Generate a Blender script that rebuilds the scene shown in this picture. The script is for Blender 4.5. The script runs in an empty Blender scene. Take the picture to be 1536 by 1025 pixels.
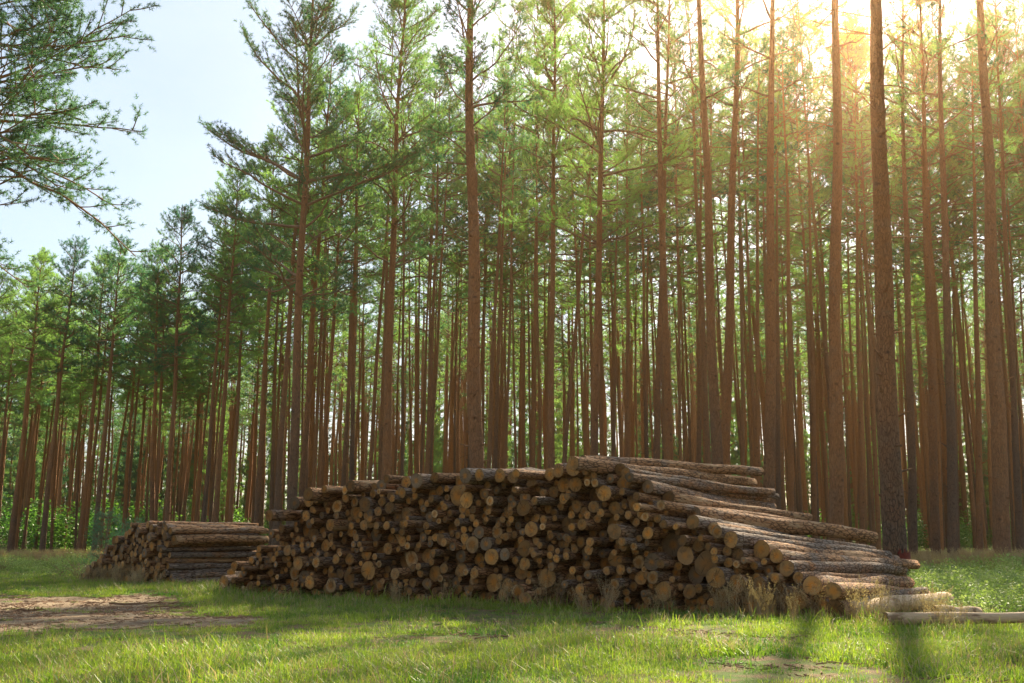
import bpy, math, random
import numpy as np
from mathutils import Vector, Matrix

R = math.radians
rng = np.random.default_rng(7)
random.seed(7)
scn = bpy.context.scene
COL = scn.collection

# ------------------------------------------------------------------ camera
F, CX, CY, HZ, EYE = 1600.0, 768.0, 512.5, 808.0, 1.05
PITCH = math.atan((HZ - CY) / F)
cam_d = bpy.data.cameras.new('camera')
cam = bpy.data.objects.new('camera', cam_d)
COL.objects.link(cam)
cam_d.sensor_width = 36.0
cam_d.lens = 36.0 * F / 1536.0
cam_d.clip_end = 3000
cam.location = (0, 0, EYE)
cam.rotation_euler = (R(90) + PITCH, 0, 0)
scn.camera = cam


def ray(px, py):
    """direction in the world through a place in the view, y component scaled to 1"""
    cx, cz = (px - CX), (CY - py)
    y = F * math.cos(PITCH) - cz * math.sin(PITCH)
    z = F * math.sin(PITCH) + cz * math.cos(PITCH)
    return Vector((cx / y, 1.0, z / y))


def at(px, py, depth):
    r = ray(px, py)
    return Vector((r.x * depth, depth, EYE + r.z * depth))


def project(p):
    x, y, z = p[0], p[1], p[2] - EYE
    f = y * math.cos(PITCH) + z * math.sin(PITCH)
    u = -y * math.sin(PITCH) + z * math.cos(PITCH)
    return CX + F * x / f, CY - F * u / f


# ------------------------------------------------------------------ helpers
def tag(o, label=None, cat=None, group=None, kind=None):
    if label: o['label'] = label
    if cat: o['category'] = cat
    if group: o['group'] = group
    if kind: o['kind'] = kind
    return o


def mesh_np(name, v, faces, mats, midx=None, smooth=True, attrs=None):
    """v (N,3); faces: list of int arrays (M,k)"""
    me = bpy.data.meshes.new(name)
    v = np.asarray(v, dtype=np.float32)
    me.vertices.add(len(v))
    me.vertices.foreach_set('co', v.ravel())
    faces = [np.asarray(f, dtype=np.int32) for f in faces if len(f)]
    if faces:
        loops = np.concatenate([f.ravel() for f in faces])
        tot = np.concatenate([np.full(len(f), f.shape[1], dtype=np.int32) for f in faces])
        start = np.concatenate([[0], np.cumsum(tot)[:-1]]).astype(np.int32)
        me.loops.add(len(loops))
        me.loops.foreach_set('vertex_index', loops)
        me.polygons.add(len(tot))
        me.polygons.foreach_set('loop_start', start)
        me.polygons.foreach_set('loop_total', tot)
        if midx is not None:
            me.polygons.foreach_set('material_index', np.asarray(midx, dtype=np.int32))
        me.polygons.foreach_set('use_smooth', np.full(len(tot), smooth, dtype=bool))
    for m in mats: me.materials.append(m)
    me.update(calc_edges=True)
    for k, a in (attrs or {}).items():
        a = np.asarray(a, dtype=np.float32)
        if a.ndim == 2:
            at_ = me.attributes.new(k, 'FLOAT_VECTOR', 'POINT'); at_.data.foreach_set('vector', a.ravel())
        else:
            at_ = me.attributes.new(k, 'FLOAT', 'POINT'); at_.data.foreach_set('value', a)
    return me


def obj(name, me, parent=None, link=True):
    o = bpy.data.objects.new(name, me)
    if link: COL.objects.link(o)
    if parent: o.parent = parent
    return o


class Geo:
    """collects tubes and triangles"""
    def __init__(s):
        s.v = []; s.q = []; s.t = []; s.n = 0
    def add(s, v, q=None, t=None):
        v = np.asarray(v, float)
        s.v.append(v)
        if q is not None and len(q): s.q.append(np.asarray(q) + s.n)
        if t is not None and len(t): s.t.append(np.asarray(t) + s.n)
        s.n += len(v)
    def tube(s, pts, rad, sides=5, cap=True):
        pts = np.asarray(pts, float); rad = np.asarray(rad, float)
        d = np.gradient(pts, axis=0)
        d /= np.linalg.norm(d, axis=1)[:, None] + 1e-9
        up = np.array([0, 0, 1.0]) if abs(d[0][2]) < .9 else np.array([1.0, 0, 0])
        a = np.cross(d, up); a /= np.linalg.norm(a, axis=1)[:, None] + 1e-9
        b = np.cross(d, a)
        ang = np.arange(sides) * 2 * math.pi / sides
        ring = (a[:, None, :] * np.cos(ang)[None, :, None] + b[:, None, :] * np.sin(ang)[None, :, None])
        v = pts[:, None, :] + ring * rad[:, None, None] if rad.ndim == 1 else pts[:, None, :] + ring * rad[:, :, None]
        n = len(pts)
        i = np.arange(n - 1)[:, None] * sides; j = np.arange(sides)[None, :]; k = (j + 1) % sides
        q = np.stack([i + j, i + k, i + sides + k, i + sides + j], -1).reshape(-1, 4)
        v = v.reshape(-1, 3)
        t = None
        if cap:
            v = np.vstack([v, pts[-1]])
            j = np.arange(sides); e = (n - 1) * sides
            t = np.stack([e + j, e + (j + 1) % sides, np.full(sides, n * sides)], -1)
        s.add(v, q, t)
    def mesh(s, name, mats, smooth=True, attrs=None):
        v = np.vstack(s.v)
        f = []
        if s.q: f.append(np.vstack(s.q))
        if s.t: f.append(np.vstack(s.t))
        return mesh_np(name, v, f, mats, smooth=smooth, attrs=attrs)


# ------------------------------------------------------------------ materials
def mat(name):
    m = bpy.data.materials.new(name)
    m.use_nodes = True
    nt = m.node_tree
    nt.nodes.clear()
    out = nt.nodes.new('ShaderNodeOutputMaterial')
    return m, nt, out


class NT:
    def __init__(s, nt): s.nt = nt
    def n(s, t, **kw):
        nd = s.nt.nodes.new(t)
        for k, v in kw.items():
            if k in nd.inputs: s.set(nd, k, v)
            else: setattr(nd, k, v)
        return nd
    def set(s, nd, k, v):
        if hasattr(v, 'is_output') or isinstance(v, bpy.types.NodeSocket): s.nt.links.new(v, nd.inputs[k])
        else: nd.inputs[k].default_value = v
    def noise(s, vec, scale, detail=4, rough=.55, dist=0):
        nd = s.nt.nodes.new('ShaderNodeTexNoise')
        nd.inputs['Scale'].default_value = scale; nd.inputs['Detail'].default_value = detail
        nd.inputs['Roughness'].default_value = rough; nd.inputs['Distortion'].default_value = dist
        if vec is not None: s.nt.links.new(vec, nd.inputs['Vector'])
        return nd.outputs['Fac']
    def ramp(s, fac, stops, interp='LINEAR'):
        nd = s.nt.nodes.new('ShaderNodeValToRGB')
        cr = nd.color_ramp; cr.interpolation = interp
        while len(cr.elements) < len(stops): cr.elements.new(.5)
        for e, (p, c) in zip(cr.elements, stops):
            e.position = p
            e.color = (c, c, c, 1) if isinstance(c, (int, float)) else (*c, 1)
        s.nt.links.new(fac, nd.inputs['Fac'])
        return nd.outputs['Color']
    def mix(s, fac, a, b, mode='MIX'):
        nd = s.nt.nodes.new('ShaderNodeMix'); nd.data_type = 'RGBA'; nd.blend_type = mode
        for k, v in ((0, fac), (6, a), (7, b)):
            if isinstance(v, bpy.types.NodeSocket): s.nt.links.new(v, nd.inputs[k])
            elif k == 0: nd.inputs[0].default_value = v
            else: nd.inputs[k].default_value = (*v, 1) if len(v) == 3 else v
        return nd.outputs[2]
    def math(s, op, a, b=0.0, c=0.0):
        nd = s.nt.nodes.new('ShaderNodeMath'); nd.operation = op
        for k, v in enumerate((a, b, c)):
            if isinstance(v, bpy.types.NodeSocket): s.nt.links.new(v, nd.inputs[k])
            else: nd.inputs[k].default_value = v
        return nd.outputs[0]
    def vmul(s, vec, f):
        nd = s.nt.nodes.new('ShaderNodeVectorMath'); nd.operation = 'MULTIPLY'
        s.nt.links.new(vec, nd.inputs[0]); nd.inputs[1].default_value = f
        return nd.outputs[0]
    def vadd(s, vec, v2):
        nd = s.nt.nodes.new('ShaderNodeVectorMath'); nd.operation = 'ADD'
        s.nt.links.new(vec, nd.inputs[0]); s.nt.links.new(v2, nd.inputs[1])
        return nd.outputs[0]
    def bump(s, h, strength, dist):
        nd = s.nt.nodes.new('ShaderNodeBump')
        nd.inputs['Strength'].default_value = strength; nd.inputs['Distance'].default_value = dist
        s.nt.links.new(h, nd.inputs['Height'])
        return nd.outputs['Normal']
    def bsdf(s, col, rough=.85, normal=None, spec=.2):
        nd = s.nt.nodes.new('ShaderNodeBsdfPrincipled')
        s.nt.links.new(col, nd.inputs['Base Color']) if isinstance(col, bpy.types.NodeSocket) else setattr(nd.inputs['Base Color'], 'default_value', (*col, 1))
        nd.inputs['Roughness'].default_value = rough
        nd.inputs['Specular IOR Level'].default_value = spec
        if normal is not None: s.nt.links.new(normal, nd.inputs['Normal'])
        return nd.outputs[0]
    def rnd(s):
        return s.nt.nodes.new('ShaderNodeObjectInfo').outputs['Random']


def leaf_mat(name, dark, light, trans=.5, warm=None, scale=.35):
    """foliage: colour varies by clump and by tree, light passes through"""
    m, nt, out = mat(name); N = NT(nt)
    geo = N.n('ShaderNodeNewGeometry')
    big = N.noise(geo.outputs['Position'], scale, 2)
    fac = N.math('ADD', N.math('MULTIPLY', big, .9), N.math('MULTIPLY', N.rnd(), .45))
    fac = N.ramp(N.math('ADD', fac, -.22), [(.22, 0.0), (.62, 1.0)])
    c = N.mix(fac, dark, light)
    if warm:
        w = N.noise(geo.outputs['Position'], scale * 3.1, 2)
        c = N.mix(N.ramp(w, [(.6, 0.0), (.75, .42)]), c, warm)
    d = N.n('ShaderNodeBsdfDiffuse'); nt.links.new(c, d.inputs['Color'])
    t = N.n('ShaderNodeBsdfTranslucent')
    c2 = N.mix(1.0, c, (1.12, 1.3, .78), 'MULTIPLY')
    nt.links.new(c2, t.inputs['Color'])
    mx = N.n('ShaderNodeMixShader'); mx.inputs[0].default_value = trans
    nt.links.new(d.outputs[0], mx.inputs[1]); nt.links.new(t.outputs[0], mx.inputs[2])
    g = N.n('ShaderNodeBsdfGlossy'); g.inputs['Roughness'].default_value = .45
    mx2 = N.n('ShaderNodeMixShader'); mx2.inputs[0].default_value = .04
    nt.links.new(mx.outputs[0], mx2.inputs[1]); nt.links.new(g.outputs[0], mx2.inputs[2])
    nt.links.new(mx2.outputs[0], out.inputs['Surface'])
    return m


M = {}
M['needles'] = leaf_mat('pine_needles', (.036, .125, .085), (.235, .36, .10), .6, scale=.6)
M['needles_blue'] = leaf_mat('pine_needles_bluish', (.024, .085, .085), (.10, .19, .085), .45, scale=.8)
M['grass'] = leaf_mat('grass_blades', (.075, .165, .018), (.29, .35, .036), .5, warm=(.36, .30, .13), scale=.7)
M['dry'] = leaf_mat('dry_grass_stems', (.30, .20, .10), (.46, .33, .19), .35, scale=1.2)
M['shrub'] = leaf_mat('shrub_leaves', (.18, .26, .06), (.42, .48, .17), .5, scale=1.3)
M['bush_far'] = leaf_mat('woodland_leaves', (.06, .15, .03), (.15, .27, .05), .5, scale=.3)
M['spruce'] = leaf_mat('spruce_needles', (.08, .20, .12), (.14, .30, .17), .45, scale=2)


def trunk_mat():
    m, nt, out = mat('pine_bark'); N = NT(nt)
    tc = N.n('ShaderNodeTexCoord')
    ob = tc.outputs['Object']
    off = N.n('ShaderNodeCombineXYZ'); r = N.rnd()
    nt.links.new(N.math('MULTIPLY', r, 37.0), off.inputs[0]); nt.links.new(N.math('MULTIPLY', r, 11.0), off.inputs[2])
    p = N.vadd(ob, off.outputs[0])
    st = N.vmul(p, (1.0, 1.0, .28))
    vo = N.n('ShaderNodeTexVoronoi', feature='DISTANCE_TO_EDGE'); vo.inputs['Scale'].default_value = 27
    dst = N.noise(st, 9, 3)
    warp = N.vadd(st, N.vmul(N.n('ShaderNodeTexNoise', Vector=st, Scale=8.0).outputs['Color'], (.09, .09, .09)))
    nt.links.new(warp, vo.inputs['Vector'])
    crack = N.ramp(vo.outputs['Distance'], [(0.0, 0.0), (.12, 1.0)])
    flakes = N.noise(st, 34, 5, .65)
    sep = N.n('ShaderNodeSeparateXYZ'); nt.links.new(ob, sep.inputs[0])
    hz = N.math('ADD', sep.outputs['Z'], N.math('MULTIPLY', N.noise(p, 1.1, 3), 5.0))
    hz = N.math('ADD', hz, N.math('SUBTRACT', N.math('MULTIPLY', r, 8.0), 2.0))
    up = N.ramp(N.math('DIVIDE', hz, 20.0), [(.22, 0.0), (.50, 1.0)])
    low = N.mix(flakes, (.070, .046, .032), (.25, .17, .12))
    low = N.mix(N.ramp(N.noise(p, 2.3, 3), [(.45, 0.0), (.7, .55)]), low, (.23, .105, .055))
    low = N.mix(crack, (.065, .044, .034), low)
    high = N.mix(flakes, (.19, .078, .030), (.60, .27, .105))
    high = N.mix(N.ramp(N.noise(p, 3.1, 4), [(.5, 0.0), (.75, .5)]), high, (.30, .19, .12))
    high = N.mix(N.math('MULTIPLY', N.math('SUBTRACT', 1.0, crack), .45), high, (.10, .05, .03))
    c = N.mix(up, low, high)
    r9 = N.math('FRACT', N.math('MULTIPLY', r, 17.3))
    c = N.mix(N.math('MULTIPLY', r9, .28), c, N.mix(flakes, (.08, .06, .045), (.32, .24, .18)))
    c = N.mix(N.ramp(N.noise(p, 6, 3), [(.62, 0.0), (.8, .35)]), c, (.16, .17, .10))
    vk = N.n('ShaderNodeTexVoronoi', feature='F1'); vk.inputs['Scale'].default_value = 2.1
    nt.links.new(N.vmul(p, (1.1, 1.1, 1.7)), vk.inputs['Vector'])
    c = N.mix(N.ramp(vk.outputs['Distance'], [(.06, .6), (.17, 0.0)]), c, (.07, .045, .033))
    h = N.math('ADD', N.math('MULTIPLY', crack, .8), flakes)
    nrm = N.bump(h, .9, .03)
    nt.links.new(N.bsdf(c, .9, nrm, .12), out.inputs['Surface'])
    return m


M['trunk'] = trunk_mat()


def branch_mat():
    m, nt, out = mat('branch_bark'); N = NT(nt)
    geo = N.n('ShaderNodeNewGeometry')
    f = N.noise(geo.outputs['Position'], 3, 3)
    c = N.mix(f, (.15, .085, .05), (.33, .20, .12))
    nt.links.new(N.bsdf(c, .9), out.inputs['Surface'])
    return m


M['branch'] = branch_mat()


def attr(N, name, kind='GEOMETRY'):
    nd = N.n('ShaderNodeAttribute'); nd.attribute_name = name
    return nd


def log_mats():
    m, nt, out = mat('log_bark'); N = NT(nt)
    a = attr(N, 'lc'); rr = attr(N, 'rnd').outputs['Fac']
    r = N.math('FRACT', N.math('ADD', rr, N.rnd()))
    off = N.n('ShaderNodeCombineXYZ'); nt.links.new(N.math('MULTIPLY', r, 53.0), off.inputs[1])
    p = N.vadd(a.outputs['Vector'], off.outputs[0])
    st = N.vmul(p, (1, .22, 1))
    vo = N.n('ShaderNodeTexVoronoi', feature='DISTANCE_TO_EDGE'); vo.inputs['Scale'].default_value = 26
    warp = N.vadd(st, N.vmul(N.n('ShaderNodeTexNoise', Vector=st, Scale=12.0).outputs['Color'], (.06, .06, .06)))
    nt.links.new(warp, vo.inputs['Vector'])
    crack = N.ramp(vo.outputs['Distance'], [(0.0, 0.0), (.14, 1.0)])
    fl = N.noise(st, 45, 5, .65)
    grey = N.mix(fl, (.07, .05, .038), (.42, .33, .26))
    red = N.mix(fl, (.20, .085, .035), (.54, .31, .16))
    sel = N.math('ADD', N.noise(p, 1.6, 4, .6), N.math('MULTIPLY', r, .35))
    c = N.mix(N.ramp(sel, [(.58, 0.0), (.74, 1.0)]), grey, red)
    peel = N.ramp(N.math('ADD', N.noise(N.vmul(p, (1, .25, 1)), 6.5, 5, .65), N.math('MULTIPLY', r, .17)), [(.70, 0.0), (.74, .9)])
    c = N.mix(N.math('SUBTRACT', 1.0, crack), c, (.06, .035, .022))
    c = N.mix(peel, c, N.mix(fl, (.34, .20, .10), (.54, .36, .21)))
    h = N.math('ADD', N.math('MULTIPLY', crack, .8), fl)
    nt.links.new(N.bsdf(c, .88, N.bump(h, .9, .018), .12), out.inputs['Surface'])
    # sawn end
    e, nt, out = mat('sawn_log_end'); N = NT(nt)
    a = attr(N, 'lc'); rr = attr(N, 'rnd').outputs['Fac']
    r = N.math('FRACT', N.math('ADD', rr, N.rnd()))
    r2 = N.math('FRACT', N.math('MULTIPLY', r, 7.31)); r3 = N.math('FRACT', N.math('MULTIPLY', r, 23.7))
    sep = N.n('ShaderNodeSeparateXYZ'); nt.links.new(a.outputs['Vector'], sep.inputs[0])
    off = N.n('ShaderNodeCombineXYZ'); nt.links.new(N.math('MULTIPLY', r, 53.0), off.inputs[1])
    p = N.vadd(a.outputs['Vector'], off.outputs[0])
    wob = N.math('MULTIPLY', N.math('SUBTRACT', N.noise(p, 9, 2), .5), .035)
    xx = N.math('POWER', sep.outputs['X'], 2.0); zz = N.math('POWER', sep.outputs['Z'], 2.0)
    rad = N.math('ADD', N.math('SQRT', N.math('ADD', xx, zz)), wob)
    rings = N.math('ADD', N.math('MULTIPLY', N.math('SINE', N.math('MULTIPLY', rad, 620.0)), .5), .5)
    sap = N.mix(r2, (.29, .155, .052), (.165, .10, .048))
    sap = N.mix(N.ramp(r3, [(.8, 0.0), (.86, 1.0)]), sap, (.13, .10, .07))
    sap = N.mix(N.ramp(r3, [(.06, 1.0), (.09, 0.0)]), sap, (.33, .215, .11))
    heart = N.mix(r2, (.40, .155, .026), (.22, .105, .034))
    c = N.mix(N.ramp(N.math('ADD', rad, N.math('MULTIPLY', r3, .025)), [(.035, 0.0), (.072, 1.0)]), heart, sap)
    c = N.mix(N.math('MULTIPLY', rings, .42), c, (.10, .05, .02))
    ang = N.math('ARCTAN2', sep.outputs['Z'], sep.outputs['X'])
    cv = N.n('ShaderNodeCombineXYZ'); nt.links.new(N.math('MULTIPLY', ang, 2.2), cv.inputs[0]); nt.links.new(N.math('MULTIPLY', r, 71.0), cv.inputs[1]); nt.links.new(N.math('MULTIPLY', rad, 3.0), cv.inputs[2])
    ck = N.ramp(N.noise(cv.outputs[0], 1.6, 1), [(.31, 1.0), (.34, 0.0)])
    c = N.mix(N.math('MULTIPLY', ck, .75), c, (.035, .02, .012))
    dirt = N.noise(p, 16, 5, .7)
    c = N.mix(N.ramp(dirt, [(.48, 0.0), (.66, .75)]), c, (.065, .044, .026))
    c = N.mix(N.ramp(rad, [(.085, 0.0), (.10, .55)]), c, (.12, .07, .04))
    br = N.math('ADD', N.math('MULTIPLY', N.math('FRACT', N.math('MULTIPLY', r, 41.9)), 1.15), .75)
    vm = N.n('ShaderNodeVectorMath', operation='SCALE'); nt.links.new(c, vm.inputs[0]); nt.links.new(br, vm.inputs['Scale']); c = vm.outputs[0]
    nt.links.new(N.bsdf(c, .85, N.bump(N.math('ADD', dirt, N.math('MULTIPLY', rings, .3)), .5, .006), .15), out.inputs['Surface'])
    return m, e


M['log_bark'], M['log_end'] = log_mats()


def ground_mat():
    m, nt, out = mat('forest_ground'); N = NT(nt)
    geo = N.n('ShaderNodeNewGeometry'); P = geo.outputs['Position']
    fine = N.noise(P, 28, 6, .7); mid = N.noise(P, 3.2, 5, .6); big = N.noise(P, .45, 3)
    soil = N.mix(fine, (.07, .052, .030), (.27, .21, .12))
    litter = N.mix(fine, (.09, .055, .028), (.27, .19, .11))
    soil = N.mix(N.ramp(mid, [(.4, 0.0), (.6, 1.0)]), soil, litter)
    moss = N.mix(fine, (.035, .075, .012), (.12, .19, .035))
    c = N.mix(N.ramp(N.math('ADD', mid, N.math('MULTIPLY', big, .35)), [(.56, 1.0), (.78, 0.0)]), soil, moss)
    nt.links.new(N.bsdf(c, .95, N.bump(N.math('ADD', fine, mid), .8, .04), .08), out.inputs['Surface'])
    p, nt, out = mat('sandy_path'); N = NT(nt)
    geo = N.n('ShaderNodeNewGeometry'); P = geo.outputs['Position']
    fine = N.noise(P, 40, 6, .7); mid = N.noise(P, 2.4, 5, .6); 
    c = N.mix(fine, (.17, .125, .08), (.47, .37, .25))
    c = N.mix(N.ramp(mid, [(.42, 0.0), (.62, .8)]), c, (.17, .11, .07))
    c = N.mix(N.ramp(N.noise(P, 90, 3), [(.6, 0.0), (.68, .7)]), c, (.09, .055, .035))
    nt.links.new(N.bsdf(c, .95, N.bump(N.math('ADD', fine, mid), .9, .05), .08), out.inputs['Surface'])
    return m, p


M['ground'], M['path'] = ground_mat()
pm, nt, out = mat('red_paint'); N = NT(nt)
c = N.mix(N.noise(N.n('ShaderNodeTexCoord').outputs['Object'], 30, 4), (.05, .014, .010), (.24, .040, .026))
nt.links.new(N.bsdf(c, .7), out.inputs['Surface']); M['red'] = pm


# ------------------------------------------------------------------ ground
def vnoise(x, y, s, seed=0):
    """smooth value noise, numpy"""
    x = np.asarray(x, float) * s + 1000.3 + seed * 17.1; y = np.asarray(y, float) * s + 1000.7 + seed * 5.3
    xi = np.floor(x).astype(int); yi = np.floor(y).astype(int)
    fx = x - xi; fy = y - yi
    fx = fx * fx * (3 - 2 * fx); fy = fy * fy * (3 - 2 * fy)
    def h(a, b):
        n = (a * 374761393 + b * 668265263 + seed * 974711) & 0x7fffffff
        n = ((n ^ (n >> 13)) * 1274126177) & 0x7fffffff
        return ((n ^ (n >> 16)) & 0xffff) / 65535.0
    return (h(xi, yi) * (1 - fx) + h(xi + 1, yi) * fx) * (1 - fy) + (h(xi, yi + 1) * (1 - fx) + h(xi + 1, yi + 1) * fx) * fy


def gh(x, y):
    x = np.asarray(x, float); y = np.asarray(y, float)
    z = .10 * (vnoise(x, y, .22, 1) - .5) + .03 * (vnoise(x, y, .9, 2) - .5)
    z = z + .30 * np.exp(-((x - 12.5) / 3.6) ** 2 - ((y - 24) / 6) ** 2)
    z = z + .16 * np.exp(-((x - 15) / 7) ** 2 - ((y - 36) / 9) ** 2)
    z = z * np.clip(1.6 - np.hypot(x, y - 20) / 90, 0, 1)
    z = z + np.clip(y - 105, 0, 120) * .06 + 7 * np.clip((y - 225) / 300, 0, 1)
    return z


def path_f(x, y):
    """1 on the bare sandy track, 0 on grass"""
    x = np.asarray(x, float); y = np.asarray(y, float)
    w = (vnoise(x, y, .5, 5) - .5) * 1.6 + (vnoise(x, y, 1.7, 6) - .5) * 1.2 + (vnoise(x, y, 4.5, 8) - .5) * .8
    # main tongue of bare ground entering from beyond the view, thinning as it runs along the stacks
    c = 15.0 - .36 * (x + 4.8)
    half = np.clip((-x - 2.7) * 1.1, 0, 4.0)
    a = np.where(x < -3.2, half - np.abs(y - c) + w * .9, -1)
    strip = (half > .6) & (np.abs(y - (c + .9)) < .5 + w * .2) & (x > -9.2)
    a = np.where(strip, a - 1.6, a)
    return a


xs = np.unique(np.concatenate([np.linspace(-400, -34, 30), np.linspace(-34, 34, 230), np.linspace(34, 400, 30)]))
ys = np.unique(np.concatenate([np.linspace(-60, 4, 14), np.linspace(4, 34, 130), np.linspace(34, 100, 70), np.linspace(100, 700, 40)]))
X, Y = np.meshgrid(xs, ys)
V = np.stack([X, Y, gh(X, Y)], -1).reshape(-1, 3)
nx, ny = len(xs), len(ys)
I = (np.arange(ny - 1)[:, None] * nx + np.arange(nx - 1)[None, :]).reshape(-1)
Q = np.stack([I, I + 1, I + nx + 1, I + nx], -1)
g = obj('ground', mesh_np('ground', V, [Q], [M['ground']])); tag(g, kind='structure')


def gz_mesh(x, y):
    """height of the built sheet (bilinear) so that things sit on it"""
    ix = np.clip(np.searchsorted(xs, x) - 1, 0, nx - 2); iy = np.clip(np.searchsorted(ys, y) - 1, 0, ny - 2)
    fx = (x - xs[ix]) / (xs[ix + 1] - xs[ix]); fy = (y - ys[iy]) / (ys[iy + 1] - ys[iy])
    Z = V[:, 2].reshape(ny, nx)
    return (Z[iy, ix] * (1 - fx) + Z[iy, ix + 1] * fx) * (1 - fy) + (Z[iy + 1, ix] * (1 - fx) + Z[iy + 1, ix + 1] * fx) * fy


# path sheet
px_ = np.arange(-26, -2.5, .09); py_ = np.arange(9.5, 28.5, .09)
PX, PY = np.meshgrid(px_, py_)
pf = path_f(PX, PY)
PV = np.stack([PX, PY, gz_mesh(PX.ravel(), PY.ravel()).reshape(PX.shape) + .006], -1).reshape(-1, 3)
ok = pf > 0
okq = ok[:-1, :-1] & ok[1:, :-1] & ok[:-1, 1:] & ok[1:, 1:]
ii = np.argwhere(okq)
n2 = len(px_)
b0 = ii[:, 0] * n2 + ii[:, 1]
PQ = np.stack([b0, b0 + 1, b0 + n2 + 1, b0 + n2], -1)
used = np.unique(PQ); remap = -np.ones(len(PV), int); remap[used] = np.arange(len(used))
pth = obj('path', mesh_np('path', PV[used], [remap[PQ]], [M['path']])); tag(pth, kind='structure')

# ------------------------------------------------------------------ scattering of uncountable growth
SRC = bpy.data.collections


def scatter(name, src_meshes, pts, rotz, tilt, scale, kind='stuff', label=None):
    """ONE object of points; each point carries one of the small clump meshes"""
    coll = bpy.data.collections.new(name + '_clumps')
    for i, me in enumerate(src_meshes):
        coll.objects.link(bpy.data.objects.new('%s_clump' % name, me))
    n = len(pts)
    idx = rng.integers(0, len(src_meshes), n)
    me = mesh_np(name, pts, [], [], attrs={
        'rot': np.stack([rng.normal(0, tilt, n), rng.normal(0, tilt, n), rotz], -1), 'sc': scale})
    a = me.attributes.new('pick', 'INT', 'POINT'); a.data.foreach_set('value', idx.astype(np.int32))
    o = obj(name, me)
    ng = bpy.data.node_groups.new(name + '_scatter', 'GeometryNodeTree')
    ng.interface.new_socket('Geometry', in_out='INPUT', socket_type='NodeSocketGeometry')
    ng.interface.new_socket('Geometry', in_out='OUTPUT', socket_type='NodeSocketGeometry')
    nn = ng.nodes
    gi = nn.new('NodeGroupInput'); go = nn.new('NodeGroupOutput')
    ci = nn.new('GeometryNodeCollectionInfo'); ci.inputs['Collection'].default_value = coll
    ci.inputs['Separate Children'].default_value = True; ci.inputs['Reset Children'].default_value = True
    iop = nn.new('GeometryNodeInstanceOnPoints'); iop.inputs['Pick Instance'].default_value = True
    def na(nm, t):
        k = nn.new('GeometryNodeInputNamedAttribute'); k.data_type = t; k.inputs['Name'].default_value = nm
        return k.outputs['Attribute']
    L = ng.links
    L.new(gi.outputs[0], iop.inputs['Points']); L.new(ci.outputs[0], iop.inputs['Instance'])
    L.new(na('pick', 'INT'), iop.inputs['Instance Index'])
    e2r = nn.new('FunctionNodeEulerToRotation'); L.new(na('rot', 'FLOAT_VECTOR'), e2r.inputs[0])
    L.new(e2r.outputs[0], iop.inputs['Rotation'])
    L.new(na('sc', 'FLOAT'), iop.inputs['Scale'])
    L.new(iop.outputs[0], go.inputs[0])
    md = o.modifiers.new('scatter', 'NODES'); md.node_group = ng
    tag(o, label, kind=kind)
    return o


def blades(n, rad, hmin, hmax, w, bend, r=rng):
    """clump of curved grass blades: each 2 quads + tip"""
    a = r.uniform(0, 2 * math.pi, n); d = rad * np.sqrt(r.uniform(0, 1, n))
    base = np.stack([np.cos(a) * d, np.sin(a) * d, np.full(n, -.01)], -1)
    h = r.uniform(hmin, hmax, n); th = r.uniform(0, 2 * math.pi, n)
    dirh = np.stack([np.cos(th), np.sin(th), np.zeros(n)], -1)
    side = np.stack([-np.sin(th + r.normal(0, .5, n)), np.cos(th), np.zeros(n)], -1)
    b = r.uniform(.1, bend, n)
    vs = []
    for t, ww in ((0, .8), (.4, 1.0), (.75, .65)):
        c = base + dirh * (b * h * t * t)[:, None] + np.array([0, 0, 1.0]) * (h * t * (1 - .25 * b * t))[:, None]
        vs.append(c - side * (w * ww * .5)); vs.append(c + side * (w * ww * .5))
    vs.append(base + dirh * (b * h)[:, None] + np.array([0, 0, 1.0]) * (h * (1 - .3 * b))[:, None])
    v = np.stack(vs, 1).reshape(-1, 3)
    i = np.arange(n) * 7
    q = np.concatenate([np.stack([i, i + 1, i + 3, i + 2], -1), np.stack([i + 2, i + 3, i + 5, i + 4], -1)])
    t = np.stack([i + 4, i + 5, i + 6], -1)
    return v, q, t


def leafy(n, rad, hmax, leaf, r=rng, stems=True, width=.5):
    """low leafy clump: small diamond leaves through a mound"""
    a = r.uniform(0, 2 * math.pi, n); d = rad * np.sqrt(r.uniform(0, 1, n))
    z = r.uniform(.12, 1, n) * hmax * (1 - .5 * (d / rad) ** 2)
    p = np.stack([np.cos(a) * d, np.sin(a) * d, z], -1)
    ax = r.normal(0, 1, (n, 3)); ax[:, 2] *= .5; ax /= np.linalg.norm(ax, axis=1)[:, None]
    up = r.normal(0, .45, (n, 3)) + np.array([0, 0, 1.0])
    sd = np.cross(ax, up); sd /= np.linalg.norm(sd, axis=1)[:, None] + 1e-6
    L = leaf * r.uniform(.6, 1.3, n)[:, None]
    v = np.stack([p, p + ax * L * .5 + sd * L * width * .5, p + ax * L, p + ax * L * .5 - sd * L * width * .5], 1).reshape(-1, 3)
    i = np.arange(n) * 4
    return v, np.stack([i, i + 1, i + 2, i + 3], -1)


def in_view(x, y, m=1.18):
    return np.abs(x) < (.48 * m * y + .8)


# footprint of the stacks (filled in below, used to keep grass out)
AL = R(35); CA, SA = math.cos(AL), math.sin(AL)
PR = np.array([4.49, 14.3]); FD = np.array([-CA, SA]); AX = np.array([SA, CA])
AL2 = R(43); FD2 = np.array([-math.cos(AL2), math.sin(AL2)]); AX2 = np.array([math.sin(AL2), math.cos(AL2)])
PR2 = np.array([-7.75, 24.6])
LL, LL2 = 5.1, 2.5


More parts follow.
